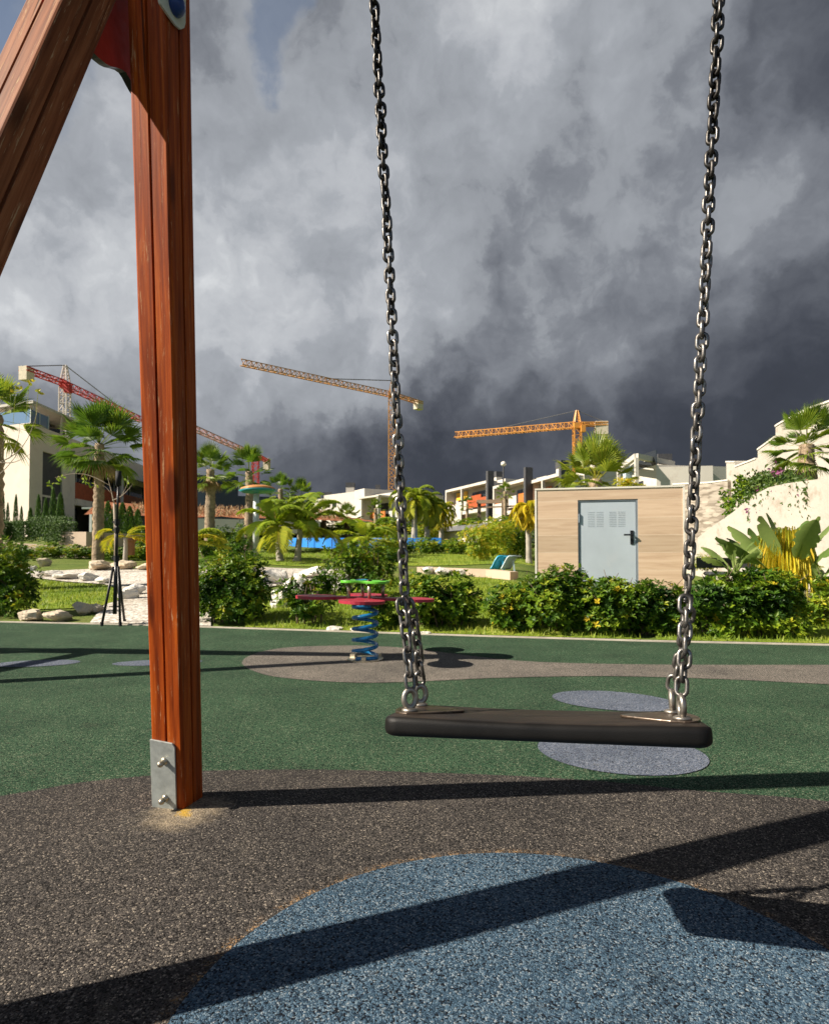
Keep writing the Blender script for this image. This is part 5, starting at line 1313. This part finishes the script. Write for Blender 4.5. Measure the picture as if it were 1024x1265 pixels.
m = MB(); c = P(830, 572, 40); m.box(c+V((0, 1.5, -.1)), (.9, .8, 1.0)); cc = m.build('chimney', M['white'], rh); m = MB(); m.box(c+V((0, 1.5, .6)), (.95, .85, .42)); m.build('chimney_cap', M['shadegrey'], rh)
wallrun('stone_wall', [(832, 21), (876, 20), (900, 19.6)], [599, 597, 594], .4, 'stone', 'stacked stone wall with pale coping right of the shed', cap='trim', drop=.6)
def profile_wall(name, pts, d0, d1, px0, px1, th, mat, label, zlow=-.5, cap=True):
    """pts: (px,py) silhouette, wall plane runs from (px0,d0) to (px1,d1)"""
    a, b = P(px0, HOR, d0), P(px1, HOR, d1); a.z = b.z = 0; u = (b-a).normalized(); w = V((-u.y, u.x, 0)); root = thing(name, label, 'wall', a)
    prof = []
    for px, py in pts:
        r_ = ray(px, py); den = r_.x*u.y - r_.y*u.x; t = (a.x*u.y-a.y*u.x)/den; q = V((0, 0, CAMZ))+r_*t; prof.append(((V((q.x, q.y, 0))-a).dot(u), q.z))
    prof = [(prof[0][0], zlow)] + prof + [(prof[-1][0], zlow)]
    m = MB(); m.prism(prof, th, Matrix((u, V((0, 0, 1)), w)).transposed(), a+w*th/2); m.build('wall', M[mat], root)
    if cap:
        m = MB()
        for (x0, z0), (x1, z1) in zip(prof[1:-2], prof[2:-1]):
            if abs(x1-x0) > .12: m.bar(a+u*x0+w*th/2+V((0, 0, z0+.02)), a+u*x1+w*th/2+V((0, 0, z1+.02)), th+.06, .05)
        m.build('coping', M['trim'], root)
    return root
profile_wall('retaining_wall', [(846, 684), (862, 664), (880, 650), (905, 633), (930, 612), (950, 602), (972, 597), (1010, 592), (1120, 584)], 17, 9.2, 846, 1120, .3, 'offwhite', 'sloping white retaining wall behind the paddle leaved plants', cap=False)
profile_wall('stair_wall', [(897, 571), (908, 571), (908, 577), (934, 567), (936, 567), (936, 556), (958, 540), (958, 527), (966, 522), (1000, 505), (1100, 470)], 22, 13.5, 897, 1100, .35, 'offwhite', 'stepped white stair wall at upper right behind the fan palm')
m = MB(); q = P(1010, 540, 15.6); ub = thing('stone_house', 'stone faced house corner at the right picture edge above the palm', 'house', P(1000, 600, 16.2))
a, u, w, L = px_frame(1004, 18.2, 1090, 17); frame_box(m, a, u, w, 0, L, 0, 5, 1, zr(508, 18)); m.build('wall', M['stone'], ub); m = MB(); frame_box(m, a, u, w, -.06, L+.2, -.08, 5, zr(508, 18), zr(508, 18)+.10); m.build('roof', M['trim'], ub)
# bougainvillea over the wall
bg = thing('bougainvillea', 'trailing bougainvillea with purple blooms over the white wall', 'plant', P(950, 598, 13)); mb = MB(); r = random.Random(12)
for i in range(2600):
    t = r.random(); px = 912+92*t; py = 606-16*math.sin(math.pi*min(1, t*1.1))+r.gauss(0, 6) + 10*(1-t)*r.random(); d = 14.6-2.4*t+r.uniform(-.5, .3)
    if r.random() < .22: px = 925+9*r.randint(0, 8)+r.gauss(0, 1.5); t = (px-912)/92; d = 14.2-2.6*t-.2; py += r.uniform(4, 40)*r.random()
    d_ = (rnd_dir(r)+V((0, -.3, -.2))).normalized(); tn = .35+r.gauss(0, .16); 
    if noise.noise(V((px*.06, py*.08, 3))) > .30: tn = r.uniform(.84, 1)
    elif tn > .78: tn = .6
    mb.t = max(0, min(1, tn)); leafquad(mb, P(px, py, d), d_, V((0, -1, .4)), r.uniform(.07, .13), .055)
mb.build('foliage', M['bougain'], bg)
mb = MB(); mb.tube([P(918, 606, 14.3), P(950, 598, 13.5), P(1000, 600, 12.4)], [.012, .016, .012], 6); mb.build('stem', M['twig'], bg)
iv = thing('ivy', 'thin green creeper climbing the white wall right of the stone wall', 'plant', P(905, 640, 15.6)); mb = MB()
for i in range(420):
    t = r.random(); px = 893+34*t+r.gauss(0, 2.5); py = 612+18*math.sin(t*7)+r.gauss(0, 6); mb.t = max(0, min(1, .35+r.gauss(0, .15))); leafquad(mb, P(px, py, 15.0-1.2*t), (rnd_dir(r)+V((0, -.3, 0))).normalized(), V((0, -1, .3)), .11, .06)
mb.build('foliage', M['hedge'], iv)
# dark bench
q = P(868, 713, 7.9); bn = thing('park_bench', 'long dark grey bench with curved backrest among the paddle plants', 'bench', q)
a, u, w, L = px_frame(866, 8.0, 962, 7.75)
m = MB(); m.box(a+u*L*.5+V((0, 0, zr(709, 7.9))), (L*.88, .42, .055), Matrix((u, w, V((0, 0, 1)))).transposed(), .02); m.build('seat', M['bench'], bn)
m = MB(); zt, zb = zr(689, 8), zr(702, 8); outl = [(0, zb), (L*.82, zb), (L*.90, zb-.04), (L*.93, zb-.04), (L*.94, zb+.02), (L*.92, zt), (0, zt)]; m.prism(outl, .05, Matrix((u, V((0, 0, 1)), w)).transposed(), a+w*.35); m.build('backrest', M['bench'], bn)
for uu in (.12, .8): m = MB(); m.box(a+u*L*uu+V((0, 0, (zr(712, 7.9)-.1)/2)), (.07, .36, zr(712, 7.9)+.1), Matrix((u, w, V((0, 0, 1)))).transposed()); m.build('leg', M['bench'], bn)

# ------------------------------------------------------------------ cranes
def lattice(mb, a, b, w, h, n, th, tri=False):
    d = (b-a); L = d.length; x = d.normalized(); s = x.cross(V((0, 0, 1)))
    if s.length < .1: s = V((1, 0, 0)); u = V((0, 1, 0))
    else: s.normalize(); u = s.cross(x)
    cs = [(-w/2, -h/2), (w/2, -h/2), (w/2, h/2), (-w/2, h/2)] if not tri else [(-w/2, -h/2), (w/2, -h/2), (0, h/2)]
    cs = [s*p+u*q for p, q in cs]
    for c in cs: mb.bar(a+c, b+c, th)
    for i in range(n):
        p0, p1 = a+d*i/n, a+d*(i+1)/n
        for k in range(len(cs)):
            c0, c1 = cs[k], cs[(k+1) % len(cs)]
            mb.bar(p0+c0, p1+c1, th*.6) if i % 2 else mb.bar(p0+c1, p1+c0, th*.6)
            mb.bar(p0+c0, p0+c1, th*.5)
def crane(px, d, py_j, tip, tail, label, mat, mw, top_py=None, jib_mat=None, cw=(1.6, 1.2, 2.0), peak_mat=None, jh=1.3, nj=26, mast_mat=None, base_z=None, th=.24):
    jib_mat = jib_mat or mat; mast_mat = mast_mat or mat
    zj = CAMZ + ray(px, py_j).z*d; x = ray(px, HOR).x*d; g = T(x, d) if base_z is None else base_z
    def along(p): 
        r_ = ray(*p); t = (zj-CAMZ)/r_.z; return V((0, 0, CAMZ))+r_*t
    c = V((x, d, zj)); root = thing('tower_crane', label, 'crane', V((x, d, g)), 'tower cranes on the skyline')
    m = MB(); lattice(m, V((x, d, g)), V((x, d, zj-.6)), mw, mw, max(6, int((zj-g)/mw/1.1)), th); m.build('mast', M[mast_mat], root)
    tp, tl_ = along(tip), along(tail)
    m = MB(); lattice(m, c+(tp-c).normalized()*mw*.6, tp, 1.1, jh, nj, th*.8, True); m.build('jib', M[jib_mat], root)
    m = MB(); lattice(m, c-(tp-c).normalized()*mw*.6, tl_, 1.3, .5, 6, th*.9); cj = m.build('counter_jib', M[mat], root)
    m = MB(); dirv = (tl_-c).normalized(); m.box(tl_-dirv*cw[0]*.5-V((0, 0, cw[2]*.30)), cw, Matrix((dirv, V((0, 0, 1)).cross(dirv), V((0, 0, 1)))).transposed()); m.build('counterweight', M['concrete'], cj)
    m = MB(); m.box(c-V((0, 0, .2)), (mw*1.05, mw*1.05, 1.0)); m.box(c+V((mw*.7, -mw*.5, -.9)), (.8, .9, 1.2)); m.build('cab', M[mat], root)
    if top_py is not None:
        zp = CAMZ + ray(px, top_py).z*d; pk = V((x, d, zp)); m = MB()
        for sx_, sy_ in ((-1, -1), (1, -1), (1, 1), (-1, 1)): m.bar(c+V((sx_*mw*.42, sy_*mw*.42, .4)), pk+V((sx_*.15, sy_*.15, 0)), th*1.1)
        for k in range(1, 5):
            q0 = c.lerp(pk, k/5.5); s_ = mw*.42*(1-k/6)
            m.bar(q0+V((-s_, -s_, 0)), q0+V((s_, -s_, .5)), th*.7); m.bar(q0+V((s_, -s_, 0)), q0+V((s_, s_, .5)), th*.7)
        m.build('tower_head', M[peak_mat or mat], root)
        m = MB(); m.tube([pk, c.lerp(tp, .62)+V((0, 0, jh*.5))], .07, 5); m.tube([pk, tl_+V((0, 0, .3))], .07, 5); m.build('tie_rod', M['cable'], root)
    return root, c, tp, tl_
crane(484, 140, 487, (298, 447), (520, 498), 'tall ochre crane with long jib beside the left chain', 'crane_o', 1.5, None, cw=(2.0, 1.4, 2.2), th=.19, nj=34, jh=1.2)
m = MB(); rt = [o for o in COL.objects if o.name.startswith('tower_crane')][0]
pk = P(484, 470, 140); cc_ = P(484, 487, 140)
m.bar(cc_+V((-.5, 0, .5)), pk, .4); m.bar(cc_+V((.5, 0, .5)), pk, .4); m.build('tower_head', M['crane_o'], rt)
m = MB(); m.tube([pk, P(400, 467.5, 129)], .10, 5); m.build('tie_rod', M['cable'], rt)
crane(714, 110, 524.5, (562, 537), (750, 524), 'yellow crane with pointed head behind the large fan palm', 'crane_y', 1.25, 507, cw=(2.2, 1.4, 2.4), th=.17, nj=30, jh=1.1)
crane(77, 90, 474, (176, 518.5), (28, 455), 'red crane with pale tower head above the left villa', 'crane_r', 1.1, 451, cw=(1.3, 1.3, 1.9), mast_mat='crane_w', peak_mat='crane_w', th=.15, nj=22, jh=1.0)
crane(315, 150, 562, (205, 513), (331, 570), 'distant red and white crane over the palms right of the timber post', 'crane_r', 1.4, None, jib_mat='crane_p', cw=(1.8, 1.4, 3.0), th=.19, nj=26, jh=1.1)

# ------------------------------------------------------------------ light
SUNV = V((1.355, .345, -1)).normalized()
sun_d = bpy.data.lights.new('sun', 'SUN'); sun_d.energy = 5.0; sun_d.angle = R(.5); sun_d.color = (1, .90, .76)
sun = bpy.data.objects.new('sun', sun_d); COL.objects.link(sun); sun.rotation_mode = 'QUATERNION'; sun.rotation_quaternion = SUNV.to_track_quat('-Z', 'Y'); sun.location = (-20, -5, 20)
elev = math.asin(-SUNV.z); azim = math.atan2(-SUNV.x, -SUNV.y)      # direction to the sun, clockwise from +Y

w = bpy.data.worlds.new('World'); S.world = w; w.use_nodes = True; t = NT(w.node_tree)
tc = t.n('ShaderNodeTexCoord').outputs['Generated']
sky = t.n('ShaderNodeTexSky', sky_type='NISHITA'); sky.sun_disc = False; sky.sun_elevation = elev; sky.sun_rotation = azim; sky.air_density = 1.0; sky.dust_density = .6; sky.ozone_density = 1.5
dirn = t.vm('NORMALIZE', tc)
big = t.noise(dirn, 3.2, 12, .52, 0)
mid = t.noise(t.vm('ADD', dirn, (7.3, 2.2, 1.1)), 7.0, 12, .55, 0)
fine = t.noise(t.vm('ADD', dirn, (3.1, 1.7, .4)), 17.0, 10, .58, 0)
def ctr(v): return t.vm('SUBTRACT', v, (.5, .5, .5))
warp = t.vm('ADD', t.vm('ADD', t.vm('SCALE', ctr(big.outputs[1]), sc=.20), t.vm('SCALE', ctr(mid.outputs[1]), sc=.14)), t.vm('SCALE', ctr(fine.outputs[1]), sc=.085))
dw_ = t.vm('NORMALIZE', t.vm('ADD', dirn, warp))
PTS = [  # column, row, cloud brightness 0..1 : storm cloud in view; points far overhead set dark to cut fill
 (20, 60, 0.48), (100, 200, 0.55), (20, 310, 0.78), (90, 330, 0.80), (20, 450, 0.30), (110, 440, 0.38), (150, 520, 0.30), (290, 100, 0.58), (250, 60, 0.36), (320, 190, 0.46), (280, 290, 0.70), (340, 330, 0.78), (300, 410, 0.84), (390, 400, 0.60), (260, 480, 0.66), (350, 480, 0.42), (300, 560, 0.22), (410, 560, 0.12),
 (420, 60, 0.38), (430, 200, 0.60), (440, 320, 0.58), (440, 450, 0.56), (540, 50, 0.60), (640, 70, 0.76), (600, 130, 0.58), (720, 110, 0.52), (560, 210, 0.46), (640, 260, 0.36), (560, 320, 0.44), (560, 420, 0.40), (540, 520, 0.10), (620, 580, 0.08), (690, 560, 0.16), (720, 190, 0.30), (780, 240, 0.44), (740, 340, 0.36), (720, 390, 0.52), (800, 300, 0.34), (660, 450, 0.34), (740, 470, 0.20), (820, 520, 0.10), (800, 60, 0.42), (840, 140, 0.40), (930, 40, 0.22), (1000, 120, 0.10), (930, 230, 0.40), (990, 320, 0.26), (900, 360, 0.24), (930, 460, 0.10), (1010, 480, 0.08), (960, 560, 0.06), (620, -140, 0.50), (200, -170, 0.40), (1000, -150, 0.20), (500, -600, 0.10), (-300, -500, 0.15), (1300, -500, 0.05), (-250, 300, 0.60), (-250, 560, 0.30), (1300, 300, 0.20), (1300, 550, 0.08), (-200, -50, 0.60)]
num = den = None
for px, py, v in PTS:
    dd = t.vm('DISTANCE', dw_, tuple(ray(px, py).normalized()))
    g = t.math('EXPONENT', t.math('MULTIPLY', t.math('MULTIPLY', dd, dd), -1/.085**2))
    num = t.math('MULTIPLY_ADD', g, v, num if num is not None else .0002*.35); den = t.math('ADD', den if den is not None else .0002, g)
val = t.math('DIVIDE', num, den)
def cl(v, sc, k): return t.math('MULTIPLY', t.math('SUBTRACT', v, .5), k)
# relief: the sunward (left, upper) flank of every billow is lighter than its far flank
warpd = t.vm('ADD', dirn, t.vm('ADD', t.vm('SCALE', ctr(mid.outputs[1]), sc=.10), t.vm('SCALE', ctr(fine.outputs[1]), sc=.05)))
def bump_at(sc, off, det_, r_):
    n0 = t.noise(warpd, sc, det_, r_).outputs[0]
    n1 = t.noise(t.vm('ADD', warpd, tuple(off)), sc, det_, r_).outputs[0]
    return t.math('SUBTRACT', n0, n1), n0
rA, nA = bump_at(3.6, (-.055, 0, .05), 8, .50)
rB, nB = bump_at(8.5, (-.024, 0, .022), 8, .55)
vo = t.n('ShaderNodeTexVoronoi', {'Vector': warpd, 'Scale': 5.0, 'Detail': 3.0, 'Roughness': .5, 'Lacunarity': 2.2}, feature='F1', normalize=True)
puff = t.math('MULTIPLY', t.math('SUBTRACT', .40, vo.outputs['Distance']), .40)
amp = t.math('MULTIPLY_ADD', val, 1.35, .20)
base = t.math('MULTIPLY_ADD', t.math('ADD', cl(nA, 0, .42), t.math('ADD', cl(nB, 0, .26), puff)), amp, val)
rel = t.math('MULTIPLY', amp, t.math('ADD', t.math('MULTIPLY', rA, 1.0), t.math('MULTIPLY', rB, .60)))
tot = t.math('ADD', t.math('MULTIPLY_ADD', base, 1.24, .055), rel)
edge = t.ramp(t.math('MULTIPLY', tot, .80), [(.0, (.034, .039, .051)), (.15, (.053, .060, .078)), (.21, (.080, .088, .110)), (.295, (.124, .135, .160)), (.34, (.165, .178, .207)), (.435, (.234, .250, .282)), (.485, (.310, .329, .361)), (.63, (.385, .407, .443)), (.71, (.47, .49, .525)), (.84, (.56, .58, .61)), (1.0, (.72, .74, .76))])
cloud = edge
sepc = t.n('ShaderNodeSeparateXYZ', {0: dirn})
# clouds out of view overhead and right, dimmed to cut fill and deepen shadows
fill_cut = t.math('MULTIPLY', t.mapr(sepc.outputs[2], .64, .88, 1, .25), t.mapr(sepc.outputs[0], .62, .9, 1, .45))
cloud = t.vm('SCALE', cloud, sc=fill_cut)
sepd = t.n('ShaderNodeSeparateXYZ', {0: dirn})
front = t.mapr(t.math('MULTIPLY_ADD', sepd.outputs[2], .55, sepd.outputs[1]), -.30, .10)  # cloud cover stretched back overhead, out of view, to lower the ambient light
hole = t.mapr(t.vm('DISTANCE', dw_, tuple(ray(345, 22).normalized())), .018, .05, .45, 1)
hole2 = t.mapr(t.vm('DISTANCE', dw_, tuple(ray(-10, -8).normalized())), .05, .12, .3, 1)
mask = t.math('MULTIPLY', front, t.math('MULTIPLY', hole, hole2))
STR = .05
clouds = t.vm('SCALE', cloud, sc=1/STR/1.93)
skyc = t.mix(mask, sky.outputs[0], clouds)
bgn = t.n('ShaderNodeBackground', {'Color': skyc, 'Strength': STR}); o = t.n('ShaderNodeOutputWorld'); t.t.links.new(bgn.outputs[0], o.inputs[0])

S.render.engine = 'CYCLES'; S.cycles.use_denoising = True
S.cycles.max_bounces = 6; S.cycles.transparent_max_bounces = 4
S.view_settings.view_transform = 'Standard'; S.view_settings.look = 'None'; S.view_settings.gamma = 1.0; S.view_settings.use_curve_mapping = False
S.view_settings.exposure = 0.95
